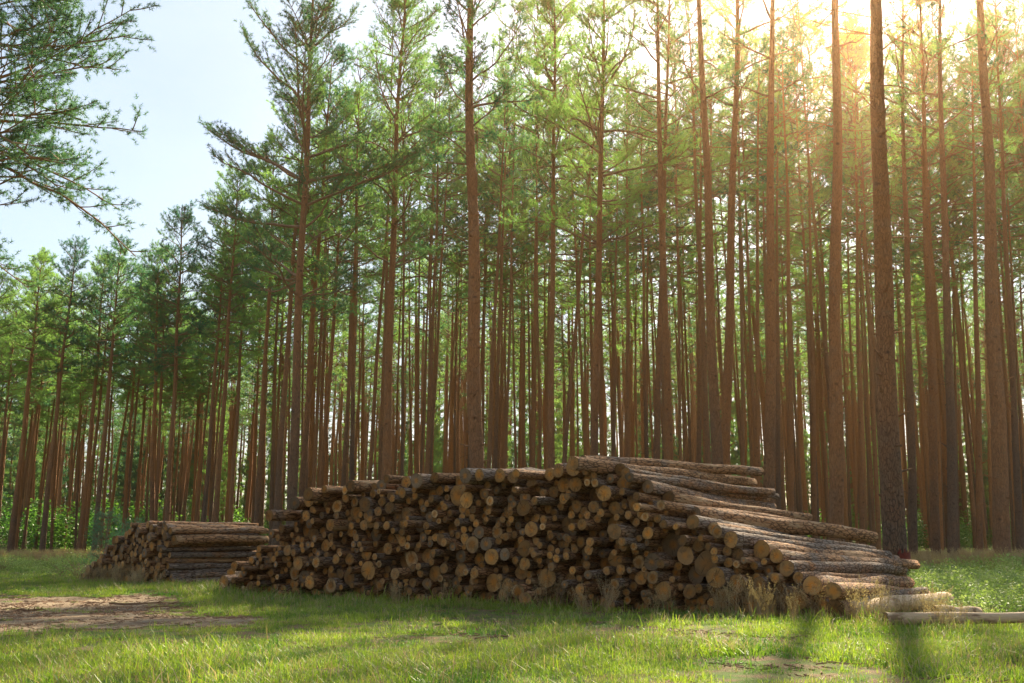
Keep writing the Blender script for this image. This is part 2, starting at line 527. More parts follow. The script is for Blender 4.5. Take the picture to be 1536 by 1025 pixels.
def in_pile(x, y, m=0.0):
    p = np.stack([x - PR[0], y - PR[1]], -1); u = p @ FD; a = p @ AX
    A = (u > -m) & (u < 12.3 + m) & (a > m * .2 + .0 - m) & (a < LL)
    A |= (u > -.7) & (u < 3) & (a > 2.0) & (a < LL - .4)
    p = np.stack([x - PR2[0], y - PR2[1]], -1); u = p @ FD2; a = p @ AX2
    return A | ((u > -m) & (u < 4.9 + m) & (a > -m) & (a < LL2))


def scatter_pts(density, x0, x1, y0, y1, f):
    n = int((x1 - x0) * (y1 - y0) * density)
    x = rng.uniform(x0, x1, n); y = rng.uniform(y0, y1, n)
    k = rng.uniform(0, 1, n) < f(x, y)
    x, y = x[k], y[k]
    return x, y


def und_density(x, y):
    d = 1.0 * np.exp(-((x - 9.6) / 3.6) ** 2 - ((y - 20) / 5) ** 2) * 1.8 * (x > 5.9 + .3 * (y - 15)) * (vnoise(x, y, .8, 41) > .22) * (y > 14.7)
    d += .15 * (y > 34) * (y < 90) * (vnoise(x, y, .25, 42) > .52)
    d += .6 * (x < -12.2) * (y > 25) * (y < 52) * (vnoise(x, y, .4, 43) > .52)
    return np.clip(d, 0, 1) * in_view(x, y) * ~in_pile(x, y, .3)


# --- grass
def grass_density(x, y):
    cov = .62 * vnoise(x, y, .33, 11) + .38 * vnoise(x, y, 1.3, 12)
    d = np.clip((cov - .20) * 3.6, .22, 1)
    pf = path_f(x, y)
    d = d * np.clip(1 - (pf + .25) * 1.6, 0.0, 1)
    tuft = vnoise(x, y, 1.6, 15) > .66
    d = np.where((pf > 0) & (pf < 2.2) & tuft, .4, d)
    bare = vnoise(x, y, .55, 14) * (y < 12.5) * (x > 1.5) 
    d = d * np.where(bare > .66, .15, 1)
    d = d * (~in_pile(x, y)) * (1 - .9 * np.clip(und_density(x, y), 0, 1) * (y < 32))
    und = np.clip(1 - (y - 30) / 45, .25, 1)
    return d * und * in_view(x, y)


pts = []
for dens, y0, y1 in ((75, 6.6, 11), (52, 11, 17), (30, 17, 28), (11, 28, 48), (4, 48, 75)):
    w = .48 * 1.2 * y1 + 1
    x, y = scatter_pts(dens * .85, -w, w, y0, y1, grass_density)
    pts.append(np.stack([x, y], -1))
pts = np.vstack(pts)
gx, gy = pts[:, 0], pts[:, 1]
long_ = vnoise(gx, gy, .8, 21)
sc = .55 + .75 * long_ + rng.uniform(-.15, .15, len(gx))
# longer, lusher grass along the foot of the stacks
rel = np.stack([gx - PR[0], gy - PR[1]], -1); uu = rel @ FD; aa = rel @ AX
foot = np.exp(-((aa + .45) / .6) ** 2) * (uu > -2) * (uu < 13)
sc = sc * (1 + .55 * foot)
sc = np.where(path_f(gx, gy) > -.15, sc * .55, sc) * np.clip(1 + (gy - 20) / 60, 1, 1.7)
sc = np.where(rng.uniform(0, 1, len(gx)) < .02, sc * 1.7, sc)
srcs = []
for i in range(7):
    G = Geo(); G.add(*blades(58, .17, .025, .085, .0058, 1.2)); G.add(*blades(6, .12, .08, .17, .005, .8))
    nb = G.n; tri_n = len(np.vstack(G.t)); G.add(*blades([0, 4, 0, 16, 2, 8, 0][i], .16, .05, .19, .004, 1.3)) if i in (1, 3, 4, 5) else None
    v_, q_, t_ = np.vstack(G.v), np.vstack(G.q), np.vstack(G.t)
    mi_ = np.concatenate([(q_[:, 0] >= nb).astype(int), (t_[:, 0] >= nb).astype(int)])
    srcs.append(mesh_np('grass_clump', v_, [q_, t_], [M['grass'], M['dry']], mi_, smooth=False))
scatter('grass', srcs, np.stack([gx, gy, gz_mesh(gx, gy)], -1), rng.uniform(0, 6.28, len(gx)), .08, sc)

# --- dry seed-headed grass
def dry_clump():
    G = Geo()
    n = 16
    for k in range(n):
        a = rng.uniform(0, 6.28); d = .10 * rng.uniform(0, 1) ** .5
        h = rng.uniform(.28, .52); ln = rng.uniform(.02, .20); t = rng.uniform(0, 6.28)
        b = np.array([math.cos(a) * d, math.sin(a) * d, 0]); e = b + np.array([math.cos(t) * ln, math.sin(t) * ln, h])
        m = (b + e) / 2 + np.array([0, 0, .03])
        G.tube([b, m, e], [.0022, .0018, .0012], 3, cap=False)
        # airy panicle
        ns = 34
        ax = (e - m) / np.linalg.norm(e - m)
        tt = rng.uniform(-.16, .02, ns)
        p = e + ax * tt[:, None] + rng.normal(0, 1, (ns, 3)) * (.006 + .020 * (-tt / .16))[:, None].clip(.004)
        s = rng.normal(0, 1, (ns, 3)); s /= np.linalg.norm(s, axis=1)[:, None]; s2 = np.cross(s, ax)
        v = np.stack([p, p + s * .010 + ax * .004, p + s2 * .006 + ax * .012], 1).reshape(-1, 3)
        G.add(v, None, np.arange(ns * 3).reshape(-1, 3))
    G.add(*blades(12, .12, .15, .36, .004, 1.0))
    return G.mesh('dry_grass_clump', [M['dry']], smooth=False)


def dry_density(x, y):
    rel = np.stack([x - PR[0], y - PR[1]], -1); u = rel @ FD; a = rel @ AX
    d = np.exp(-((a + .40) / .33) ** 2) * np.clip((7.5 - u) / 5, 0, 1) * (u > -1.6) * .75
    rel = np.stack([x - PR2[0], y - PR2[1]], -1); u2 = rel @ FD2; a2 = rel @ AX2
    d += np.exp(-((a2 + .45) / .30) ** 2) * (u2 > -.4) * (u2 < 3.2) * .8
    d += .9 * (y > 26 + 4 * vnoise(x, y, .3, 3)) * (y < 44) * (x > 7.5) * (vnoise(x, y, .5, 31) > .25)
    d += .35 * (y > 52) * (y < 60) * (x < -12)
    d += .03 * (x > 2) * (y < 16) * (y > 12.5) * (vnoise(x, y, .7, 32) > .55)
    return d * in_view(x, y) * ~in_pile(x, y)


dx, dy = scatter_pts(14, -36, 30, 8, 60, dry_density)
scatter('dry_grass', [dry_clump() for _ in range(5)], np.stack([dx, dy, gz_mesh(dx, dy)], -1), rng.uniform(0, 6.28, len(dx)), .12,
        rng.uniform(.6, 1.15, len(dx)))


# --- low leafy undergrowth on the hummock and along the forest edge
srcs = []
for i in range(5):
    G = Geo(); v, q = leafy(150, .26, .26, .035); G.add(v, q)
    G.add(*blades(10, .2, .1, .3, .004, .6))
    srcs.append(G.mesh('undergrowth_clump', [M['shrub']], smooth=False))
ux, uy = scatter_pts(17, 4, 22, 15, 34, und_density)
ux2, uy2 = scatter_pts(2.2, -50, 50, 25, 90, und_density)
ux = np.concatenate([ux, ux2]); uy = np.concatenate([uy, uy2])
scatter('undergrowth', srcs, np.stack([ux, uy, gz_mesh(ux, uy)], -1), rng.uniform(0, 6.28, len(ux)), .15, rng.uniform(.7, 1.4, len(ux)) * np.where(uy > 34, 1.5, 1.15))

# fine litter of needles, bark crumbs and twigs on the bare ground
def litter_density(x, y):
    pf = path_f(x, y)
    rel = np.stack([x - PR[0], y - PR[1]], -1); u = rel @ FD; a = rel @ AX
    ft = np.exp(-((a + .5) / .5) ** 2) * (u > -2) * (u < 13)
    return np.clip(np.where(pf > -.2, .8, .25) + ft, 0, 1) * in_view(x, y) * ~in_pile(x, y)


srcs = []
for i in range(4):
    G = Geo()
    for k in range(14):
        p = np.array([rng.uniform(-.2, .2), rng.uniform(-.2, .2), rng.uniform(.004, .012)]); a = rng.uniform(0, 6.28); l = rng.uniform(.015, .09)
        G.tube([p, p + np.array([math.cos(a) * l, math.sin(a) * l, rng.uniform(0, .015)])], [rng.uniform(.0015, .006)] * 2, 4)
    srcs.append(G.mesh('litter_clump', [M['branch']], smooth=False))
lx, ly = scatter_pts(9, -14, 12, 6.8, 22, litter_density)
scatter('forest_litter', srcs, np.stack([lx, ly, gz_mesh(lx, ly)], -1), rng.uniform(0, 6.28, len(lx)), .02, rng.uniform(.6, 1.4, len(lx)))

# ------------------------------------------------------------------ logs
R0, L0, SIDES = .10, 5.5, 16


def log_arrays(seed, L=L0, nr=16, sides=SIDES):
    """log along +Y from its sawn front at y=0; returns bark and end arrays"""
    r = np.random.default_rng(seed)
    t = np.linspace(0, 1, nr)
    a = np.arange(sides) * 2 * math.pi / sides
    ph = r.uniform(0, 6.28, 4)
    bx = .035 * np.sin(t * 3.1 + ph[0]) * L / 5.5 + .012 * np.sin(t * 11 + ph[1]); bz = .03 * np.sin(t * 3.6 + ph[2]) * L / 5.5
    bx -= bx[0]; bz -= bz[0]
    rad = R0 * (1 - .22 * t)[:, None] * (1 + .05 * np.sin(2 * a + ph[3])[None, :] + .035 * np.sin(3 * a + ph[1])[None, :] + r.normal(0, .022, (nr, sides)))
    for kk in range(5):     # knots
        i = r.integers(1, nr - 1); j = r.integers(0, sides); rad[i, j] *= 1.12
    x = rad * np.cos(a)[None] + bx[:, None]; z = rad * np.sin(a)[None] + bz[:, None]
    y = np.repeat((t * L)[:, None], sides, 1)
    y[0] += r.normal(0, .004, sides)
    v = np.stack([x, y, z], -1).reshape(-1, 3)
    i = np.arange(nr - 1)[:, None] * sides; j = np.arange(sides)[None]; k = (j + 1) % sides
    q = np.stack([i + j, i + sides + j, i + sides + k, i + k], -1).reshape(-1, 4)
    # back cap
    v = np.vstack([v, [[bx[-1], L, bz[-1]]]])
    e = (nr - 1) * sides; j = np.arange(sides)
    tb = np.stack([e + j, np.full(sides, len(v) - 1), e + (j + 1) % sides], -1)
    # sawn front: rings inward, a little proud of nothing, slightly rough
    ev = []
    for s, yy in ((.985, .0), (.9, -.002), (.5, -.003)):
        ev.append(np.stack([rad[0] * np.cos(a) * s, y[0] * (s > .95) + yy + r.normal(0, .0012, sides), rad[0] * np.sin(a) * s], -1))
    ev = np.vstack(ev + [np.array([[0, -.002, 0]])])
    eq = []
    for m_ in range(2):
        b = m_ * sides; eq.append(np.stack([b + j, b + (j + 1) % sides, b + sides + (j + 1) % sides, b + sides + j], -1))
    et = np.stack([2 * sides + j, 2 * sides + (j + 1) % sides, np.full(sides, 3 * sides)], -1)
    return v, q, tb, ev, np.vstack(eq), et


def log_meshes(seed, L):
    v, q, tb, ev, eq, et = log_arrays(seed, L)
    rr = (seed * .6180339) % 1
    mb = mesh_np('log_bark', v, [q, tb], [M['log_bark'], M['log_end']], [0] * len(q) + [1] * len(tb), attrs={'lc': v, 'rnd': np.full(len(v), rr)})
    me = mesh_np('log_end', ev, [eq, et], [M['log_end']], attrs={'lc': ev, 'rnd': np.full(len(ev), rr)})
    return mb, me


LONG = [log_meshes(100 + i, LL) for i in range(14)]
SHORT = [log_meshes(200 + i, LL2) for i in range(8)]


def pack(width, prof, radii, forced, seed, wall=False, tries=60):
    """let round logs roll down onto each other; prof(u) is the outline of the stack; returns (u,v,r)"""
    r_ = np.random.default_rng(seed)
    us = np.arange(0.0, width, .02)
    C = np.zeros((0, 3)); fails = 0
    P = prof(us)
    fi = 0; phase = 0
    while fails < tries and len(C) < 1200:
        f = None
        if fi < len(forced):
            # drop a chosen log once the heap under it has grown high enough
            fu, fv, fr = forced[fi]
            f = forced[fi]
        r = radii(r_)
        def rest(r, us):
            y = np.full(len(us), r)
            if len(C):
                d = np.abs(us[:, None] - C[None, :, 0]); s = r + C[None, :, 2]
                h = np.where(d < s, C[None, :, 1] + np.sqrt(np.maximum(s * s - d * d, 0)), 0)
                y = np.maximum(y, h.max(1))
            return y
        placed = False
        for k, (fu, fv, fr) in enumerate(forced):
            uw = fu + np.linspace(-.25, .25, 26); yy = rest(fr, uw); j = yy.argmin()
            if yy[j] >= fv - .07:
                C = np.vstack([C, [uw[j], yy[j], fr]]); forced = forced[:k] + forced[k + 1:]; placed = True
                break
        if placed: continue
        if wall: lim = P
        else:
            lim = np.minimum(np.minimum(prof(us - r * .8), prof(us + r * .8)), P + 0)
            if phase == 0: lim = lim - .19
            else: r = r_.uniform(.07, .135)
        y = rest(r, us)
        okk = (y + r * .7 <= lim) & (us > (r if wall else 0))
        if not okk.any():
            fails += 1
            if fails > 12 and phase == 0 and not wall: phase = 1; fails = 0
            continue
        cost = np.where(okk, y + r_.uniform(0, .16, len(us)), 1e9)
        # settle: slide to the local dip
        j = cost.argmin()
        while True:
            nb = [k for k in (j - 1, j + 1) if 0 <= k < len(us) and y[k] < y[j] - 1e-5 and okk[k]]
            if not nb: break
            j = min(nb, key=lambda k: y[k])
        C = np.vstack([C, [us[j], y[j], r]])
        fails = 0
    return C


def px_to_uv(px, py):
    k = (px - CX) / F
    u = (PR[0] - PR[1] * k) / (CA + SA * k)
    d = PR[1] + u * SA
    # vertical place through the pitched view
    return u, at(px, py, d).z


outline = [(345, 872), (375, 852), (405, 815), (430, 780), (455, 748), (520, 727), (600, 714), (700, 709), (800, 704), (850, 694), (885, 686), (935, 693),
           (958, 712), (1000, 752), (1035, 772), (1100, 800), (1150, 822), (1190, 850), (1240, 878), (1280, 903)]
ou = sorted(px_to_uv(*p) for p in outline)
prof = lambda u: np.interp(u, [a for a, b in ou], [b for a, b in ou])


def radii_main(r):
    k = r.uniform()
    if k < .72: return r.uniform(.047, .072)
    if k < .92: return r.uniform(.076, .105)
    return r.uniform(.105, .140)


GI = [((1040, 850), .215), ((1015, 815), .205), ((690, 738), .197), ((555, 850), .190), ((865, 740), .184), ((845, 865), .178), ((760, 870), .173),
      ((1095, 862), .168), ((620, 835), .163)]
forced = [(px_to_uv(*p)[0], px_to_uv(*p)[1], r * .88) for p, r in GI]
forced.sort(key=lambda f: f[1])
PH = 0
main = pack(12.2, prof, radii_main, forced, 3)
ou2 = [(0, 1.40), (.35, 1.42), (1.0, 1.44), (1.7, 1.40), (2.4, 1.16), (3.1, .80), (3.8, .36), (4.4, .12)]
prof2 = lambda u: np.interp(u, [a for a, b in ou2], [b for a, b in ou2])


def radii_side(r):
    return r.uniform(.055, .095) if r.uniform() < .85 else r.uniform(.095, .12)


side = pack(4.4, prof2, radii_side, [(.12, .09, .085), (.12, .26, .08), (.12, .43, .082), (.13, .61, .09), (.15, .84, .125), (.17, 1.08, .10), (.2, 1.28, .085)], 5, wall=True)

LOGS = []


def rear_uv(u, v):
    s = np.clip(v / 1.2, 0, 1)
    k = np.clip((4.2 - u) / 2.5, 0, 1); k = k * k * (3 - 2 * k)
    return u - .36 * np.clip(4 - u, 0, 5) * s + .45 * (1 - s) * np.clip((2.6 - u) / 2, 0, 1), v * (1 - .34 * k)


for (u, v, r) in main:
    stick = rng.normal(0, .17); stick = float(np.clip(stick, -.45, .35))
    u2, v2 = rear_uv(u, v)
    if v + r > prof(u) - .12: stick += rng.normal(0, .2); u2 += rng.normal(0, .24); v2 += rng.uniform(0, .07)
    p = PR + FD * u + AX * stick; e = PR + FD * (u2 + rng.normal(0, .035)) + AX * (stick + LL)
    z0 = float(gh(*p)) * .5
    a = Vector((p[0], p[1], v + z0)); b = Vector((e[0], e[1], float(v2) + z0 + rng.normal(0, .012)))
    LOGS.append(dict(a=a, b=b, r=r, L=LL * rng.uniform(.93, 1.06) * (1 - .45 * max(0, 1 - v / .9) * max(0, 1 - u / 3.2)), set='main', u=u, v=v))
for (u, v, r) in side:
    stick = float(np.clip(rng.normal(0, .07), -.2, .2))
    p = PR2 + FD2 * u + AX2 * stick; e = PR2 + FD2 * (u + rng.normal(0, .01)) + AX2 * (stick + LL2)
    LOGS.append(dict(a=Vector((p[0], p[1], v)), b=Vector((e[0], e[1], v + rng.normal(0, .005))), r=r, L=LL2 * rng.uniform(.97, 1.06), set='side', u=u, v=v))


def place_log(o, d, L0_):
    ax = (d['b'] - d['a']).normalized()
    q = ax.to_track_quat('Y', 'Z')
    roll = Matrix.Rotation(d['roll'], 3, 'Y').to_quaternion()
    o.rotation_mode = 'QUATERNION'
    o.rotation_quaternion = q @ roll
    s = d['r'] / R0
    o.scale = (s, d['L'] / L0_, s)
    o.location = d['a']


for d in LOGS:
    d['roll'] = rng.uniform(0, 6.28)
    dist = d['a'].y
    pf_ = prof(d['u']) if d['set'] == 'main' else prof2(d['u'])
    top = d['v'] + d['r'] > pf_ - (.16 if d['set'] == 'main' else .1)
    flank = top and ((d['set'] == 'main' and d['u'] < 3.9)) or (d['set'] == 'side' and (d['u'] < .3 or top))
    d['show'] = (d['r'] / dist) * (3 if flank else 1.5 if top else 1)
    d['px'], d['py'] = project(d['a'])
    d['flank'] = flank; d['top'] = top
order = sorted(LOGS, key=lambda d: -d['show'])
NIND = 292
chosen, rest_ = order[:NIND], order[NIND:]
ORD = ['', 'second ', 'third ', 'fourth ', 'fifth ', 'sixth ', 'seventh ', 'eighth ', 'ninth ', 'tenth ', 'eleventh ', 'twelfth ', 'thirteenth ', 'fourteenth ', 'fifteenth ',
       'sixteenth ', 'seventeenth ', 'eighteenth ', 'nineteenth ', 'twentieth ']


def ordn(k, first='first '):
    if k < len(ORD): return ORD[k] if k else first
    t = ['', '', 'twenty', 'thirty', 'forty', 'fifty', 'sixty', 'seventy', 'eighty', 'ninety'][(k + 1) // 10]
    u = ['th', '-first', '-second', '-third', '-fourth', '-fifth', '-sixth', '-seventh', '-eighth', '-ninth'][(k + 1) % 10]
    return (t[:-1] + 'ieth ' if u == 'th' else t + u + ' ')


# labels: the thickest ends are landmarks, every other log is told by the landmark it lies nearest to
mains = [d for d in chosen if d['set'] == 'main']; sides = [d for d in chosen if d['set'] == 'side']
lm_main = sorted(mains, key=lambda d: -d['r'])[:9]; lm_side = sorted(sides, key=lambda d: -d['r'])[:2]
for i, d in enumerate(lm_main):
    d['label'] = 'pine log showing the %sthickest sawn end of the large stack' % ORD[i]; d['short'] = '%sthickest end of the large stack' % ORD[i]
for i, d in enumerate(lm_side):
    d['label'] = 'weathered log, %sthickest of the small stack behind' % ORD[i]; d['short'] = '%sthickest log of the small stack' % ORD[i]
SECT = ['beside to the right of', 'up and right of', 'straight above', 'up and left of', 'beside to the left of', 'down and left of', 'straight below', 'down and right of']
buckets = {}
for d in chosen:
    if 'label' in d: continue
    lms = lm_main if d['set'] == 'main' else lm_side
    l = min(lms, key=lambda m_: (m_['px'] - d['px']) ** 2 + (m_['py'] - d['py']) ** 2)
    an = math.atan2(-(d['py'] - l['py']), d['px'] - l['px'])
    s = int(round(an / (math.pi / 4))) % 8
    buckets.setdefault((id(l), s), []).append((math.hypot(d['px'] - l['px'], d['py'] - l['py']), d, l))
for (lid, s), rows in buckets.items():
    rows.sort(key=lambda t: t[0])
    for i, (dd, d, l) in enumerate(rows):
        sz = 'thick' if d['r'] > .13 else 'medium' if d['r'] > .098 else 'slim'
        d['label'] = '%s log, %sclosest %s the %s' % (sz, ORD[i] if i < 20 else ordn(i), SECT[s], l['short'])
        if len(d['label'].split()) > 16: d['label'] = d['label'].replace('beside to the ', '')
GRP = {'main': 'logs of the large stack', 'side': 'logs of the small stack behind'}
for d in chosen:
    bank, L0_ = (LONG, LL) if d['set'] == 'main' else (SHORT, LL2)
    mb, me = bank[random.randrange(len(bank))]
    o = obj('log', mb); place_log(o, d, L0_)
    c = obj('sawn_end', me, o)
    tag(o, d['label'], 'log', GRP[d['set']])
# the many thinner logs that show smaller, as one mass per material bank
GB, GE = Geo(), Geo(); lcb, lce, rb, re_ = [], [], [], []
BANKS = {('main', i): log_arrays(300 + i, LL, 7, 12) for i in range(6)}
BANKS.update({('side', i): log_arrays(330 + i, LL2, 5, 12) for i in range(6)})
Vb = []; Fq = []; Ft = []; Mq = []; Mt = []; n0 = 0; LC = []; RN = []
for d in rest_:
    v, q, tb, ev, eq, et = BANKS[(d['set'], random.randrange(6))]
    ax = (d['b'] - d['a']).normalized(); qt = ax.to_track_quat('Y', 'Z') @ Matrix.Rotation(d['roll'], 3, 'Y').to_quaternion()
    Mx = np.array((Matrix.Translation(d['a']) @ qt.to_matrix().to_4x4() @ Matrix.Diagonal((d['r'] / R0, d['L'] / (LL if d['set'] == 'main' else LL2), d['r'] / R0, 1))))
    for vv, qq, tt, mi in ((v, q, tb, 0), (ev, eq, et, 1)):
        w = vv @ Mx[:3, :3].T + Mx[:3, 3]
        Vb.append(w); Fq.append(qq + n0); Ft.append(tt + n0); Mq += [mi] * len(qq); Mt += [1] * len(tt)
        LC.append(vv); RN.append(np.full(len(vv), (d['roll'] * 3.7) % 1)); n0 += len(vv)
lg = obj('stacked_logs', mesh_np('stacked_logs', np.vstack(Vb), [np.vstack(Fq), np.vstack(Ft)], [M['log_bark'], M['log_end']], Mq + Mt,
         attrs={'lc': np.vstack(LC), 'rnd': np.concatenate(RN)}))
tag(lg, kind='stuff')
import sys; print('LOGS main', len(main), 'side', len(side), 'rest', len(rest_))


pm, nt, out = mat('peeled_wood'); N = NT(nt)
lcn = attr(N, 'lc').outputs['Vector']
f1 = N.noise(N.vmul(lcn, (1, .12, 1)), 40, 5, .6); f2 = N.noise(N.vmul(lcn, (1, .35, 1)), 9, 4, .6)
c = N.mix(f1, (.34, .23, .14), (.62, .47, .31))
c = N.mix(N.ramp(f2, [(.50, 0.0), (.62, .85)]), c, (.16, .09, .05))
nt.links.new(N.bsdf(c, .8, N.bump(f1, .5, .01), .15), out.inputs['Surface']); M['peeled'] = pm


def free_log(a, b, r, label, seed, group='loose logs beside the large stack', peeled=False):
    L = (b - a).length
    bank, L0_ = (LONG, LL) if L > 4 else (SHORT, LL2)
    mb, me = bank[seed % len(bank)]
    if peeled:
        mb = mb.copy(); mb.materials[0] = M['peeled']
    o = obj('log', mb); place_log(o, dict(a=a, b=b, r=r, L=L, roll=seed * 1.3), L0_); obj('sawn_end', me, o)
    tag(o, label, 'log', group)
    return o


def gp(px, d, h=0.0):
    x = (px - CX) / F * d
    return Vector((x, d, float(gz_mesh(np.array([x]), np.array([float(d)]))[0]) + h))


free_log(gp(1240, 13.9, .17), gp(1405, 16.6, .15), .125, 'pale peeled log with loose bark lying at the foot of the stack beside the grass', 3, peeled=True)
free_log(gp(1238, 13.7, .40), gp(1372, 17.6, .22), .105, 'dark-ended log resting on the pale peeled log at the low end of the stack', 5)
free_log(gp(1312, 13.15, .12), gp(1590, 13.6, .12), .075, 'long thin bare log lying flat on the grass in front of the hummock', 8, peeled=True)
free_log(gp(1385, 14.6, .10), gp(1450, 14.9, .12), .095, 'short broken stub of log half hidden in the leafy hummock', 11, peeled=True)
free_log(gp(347, 22.2, .12), gp(408, 25.1, .12), .12, 'short log at the far low end of the large stack, near the small stack', 6)
free_log(gp(356, 22.1, .33), gp(408, 25.1, .32), .085, 'thin log lying on another at the far low end of the large stack', 7)


# ------------------------------------------------------------------ pines
def trunk_mesh(seed, H=20.0, rb=.2, n=54, sides=14, stubs=True):
    r = np.random.default_rng(seed)
    t = np.linspace(0, 1, n) ** 1.15; z = t * H
    ph = r.uniform(0, 6.28, 4)
    cx = .10 * np.sin(t * 5.2 + ph[0]) * t + .03 * np.sin(t * 17 + ph[1]) * np.minimum(t * 4, 1)
    cy = .10 * np.sin(t * 4.7 + ph[2]) * t + .03 * np.sin(t * 15 + ph[3]) * np.minimum(t * 4, 1)
    rad = rb * ((1 - t) ** .72 * .97 + .03) * (1 + .18 * np.exp(-z / .35))
    a = np.arange(sides) * 2 * math.pi / sides
    root = np.exp(-z / .3)[:, None] * .14 * np.sin(4 * a + ph[0])[None]
    rr = rad[:, None] * (1 + root + r.normal(0, .022, (n, sides)))
    v = np.stack([cx[:, None] + rr * np.cos(a), cy[:, None] + rr * np.sin(a), np.repeat((z - .15 * (t == 0))[:, None], sides, 1)], -1).reshape(-1, 3)
    i = np.arange(n - 1)[:, None] * sides; j = np.arange(sides)[None]; k = (j + 1) % sides
    q = np.stack([i + j, i + k, i + sides + k, i + sides + j], -1).reshape(-1, 4)
    G = Geo(); G.add(v, q)
    if stubs:   # broken branch stubs and swollen whorls
        zz = 1.6
        while zz < H * .55:
            for _ in range(r.integers(1, 4)):
                az = r.uniform(0, 6.28); rc = np.interp(zz, z, rad); c0 = np.array([np.interp(zz, z, cx), np.interp(zz, z, cy), zz])
                dv = np.array([math.cos(az), math.sin(az), r.uniform(.1, .5)]); l = r.uniform(.04, .26) if r.uniform() < .5 else .04
                G.tube([c0 + dv * rc * .8, c0 + dv * (rc * 1.06 + .01), c0 + dv * (rc + l)], [.042, .024, .011], 5)
            zz += r.uniform(.3, .6)
    return G, (z, cx, cy, rad)


def tufts(G, pos, dr, nneedle, ln, w, r):
    """needle shoots: pos (M,3), dr (M,3) unit"""
    Mn = len(pos)
    if not Mn: return
    p = np.repeat(pos, nneedle, 0); d = np.repeat(dr, nneedle, 0); K = len(p)
    rv = r.normal(0, 1, (K, 3)); rv /= np.linalg.norm(rv, axis=1)[:, None]
    nd = d * r.uniform(.15, .9, K)[:, None] + rv * .85; nd /= np.linalg.norm(nd, axis=1)[:, None]
    sd = np.cross(nd, r.normal(0, 1, (K, 3))); sd /= np.linalg.norm(sd, axis=1)[:, None] + 1e-6
    b = p + d * (r.uniform(-.5, .5, K) * ln)[:, None]
    L = (ln * r.uniform(.7, 1.2, K))[:, None]
    v = np.stack([b - sd * w * .5, b + sd * w * .5, b + nd * L], 1).reshape(-1, 3)
    G.add(v, None, np.arange(K * 3).reshape(-1, 3))


def branch(GB, r, p0, az, el, L, rb, bare=.4, twig=.3, pos=None, dr=None, sides=4, curl=.25, step=.14, droop=0.0, steps=7, gap=1.15):
    """one limb with side twigs; shoots go into pos/dr"""
    pts = [np.array(p0, float)]; e = el; a = az
    sl = L / steps
    for i in range(steps):
        e += r.normal(0, .13) + curl * (i / steps - .35) * .5 - droop * .1; a += r.normal(0, .13)
        pts.append(pts[-1] + sl * np.array([math.cos(a) * math.cos(e), math.sin(a) * math.cos(e), math.sin(e)]))
    pts = np.array(pts)
    GB.tube(pts, rb * np.linspace(1, .22, len(pts)) ** 1.0, sides, cap=False)
    if pos is None: return pts
    t = bare
    sgn = 1
    cum = np.linspace(0, 1, len(pts))
    while t < 1.0:
        i = min(int(t * steps), steps - 1)
        c = np.array([np.interp(t, cum, pts[:, k]) for k in range(3)])
        d = pts[i + 1] - pts[i]; d /= np.linalg.norm(d)
        s = np.cross(d, [0, 0, 1.0]); s /= np.linalg.norm(s) + 1e-6
        tl = L * twig * (1.15 - t) * r.uniform(.7, 1.3) + .22
        td = d * r.uniform(.5, .9) + s * sgn * r.uniform(.5, .9) + np.array([0, 0, r.uniform(-.05, .45)])
        td /= np.linalg.norm(td)
        n = max(2, int(tl / step))
        td2 = td + np.array([0, 0, .25]); tp = c + td * tl * np.linspace(0, 1, 4)[:, None] + np.array([0, 0, .12 * tl]) * (np.linspace(0, 1, 4) ** 2)[:, None]
        GB.tube(tp, np.array([.30, .24, .18, .1]) * rb * .9 + .0025, 3, cap=False)
        q = np.linspace(.5, 1, n)
        for w_ in q:
            c2 = c + td * tl * w_ + np.array([0, 0, .12 * tl * w_ * w_])
            pos.append(c2 + r.normal(0, .03, 3)); dr.append(td + r.normal(0, .25, 3) + np.array([0, 0, .25]))
            if r.uniform() < .75:   # short side shoot
                o_ = np.cross(td, r.normal(0, 1, 3)); o_ /= np.linalg.norm(o_) + 1e-6
                pos.append(c2 + o_ * r.uniform(.08, .2) + td * .08); dr.append(o_ + td * .8 + np.array([0, 0, .4]))
        sgn = -sgn
        t += r.uniform(.05, .11) * min(1.0, 2.2 / L) * gap
    for k in range(3):
        pos.append(pts[-1] + r.normal(0, .05, 3)); dr.append(pts[-1] - pts[-2] + np.array([0, 0, .1]))
    return pts


def crown_mesh(GB, GN, mat_):
    v = np.vstack(GB.v + GN.v); q = np.vstack(GB.q); t = np.vstack(GN.t) + GB.n
    return mesh_np('crown', v, [q, t], [M['branch'], M[mat_]], [0] * len(q) + [1] * len(t), smooth=False)


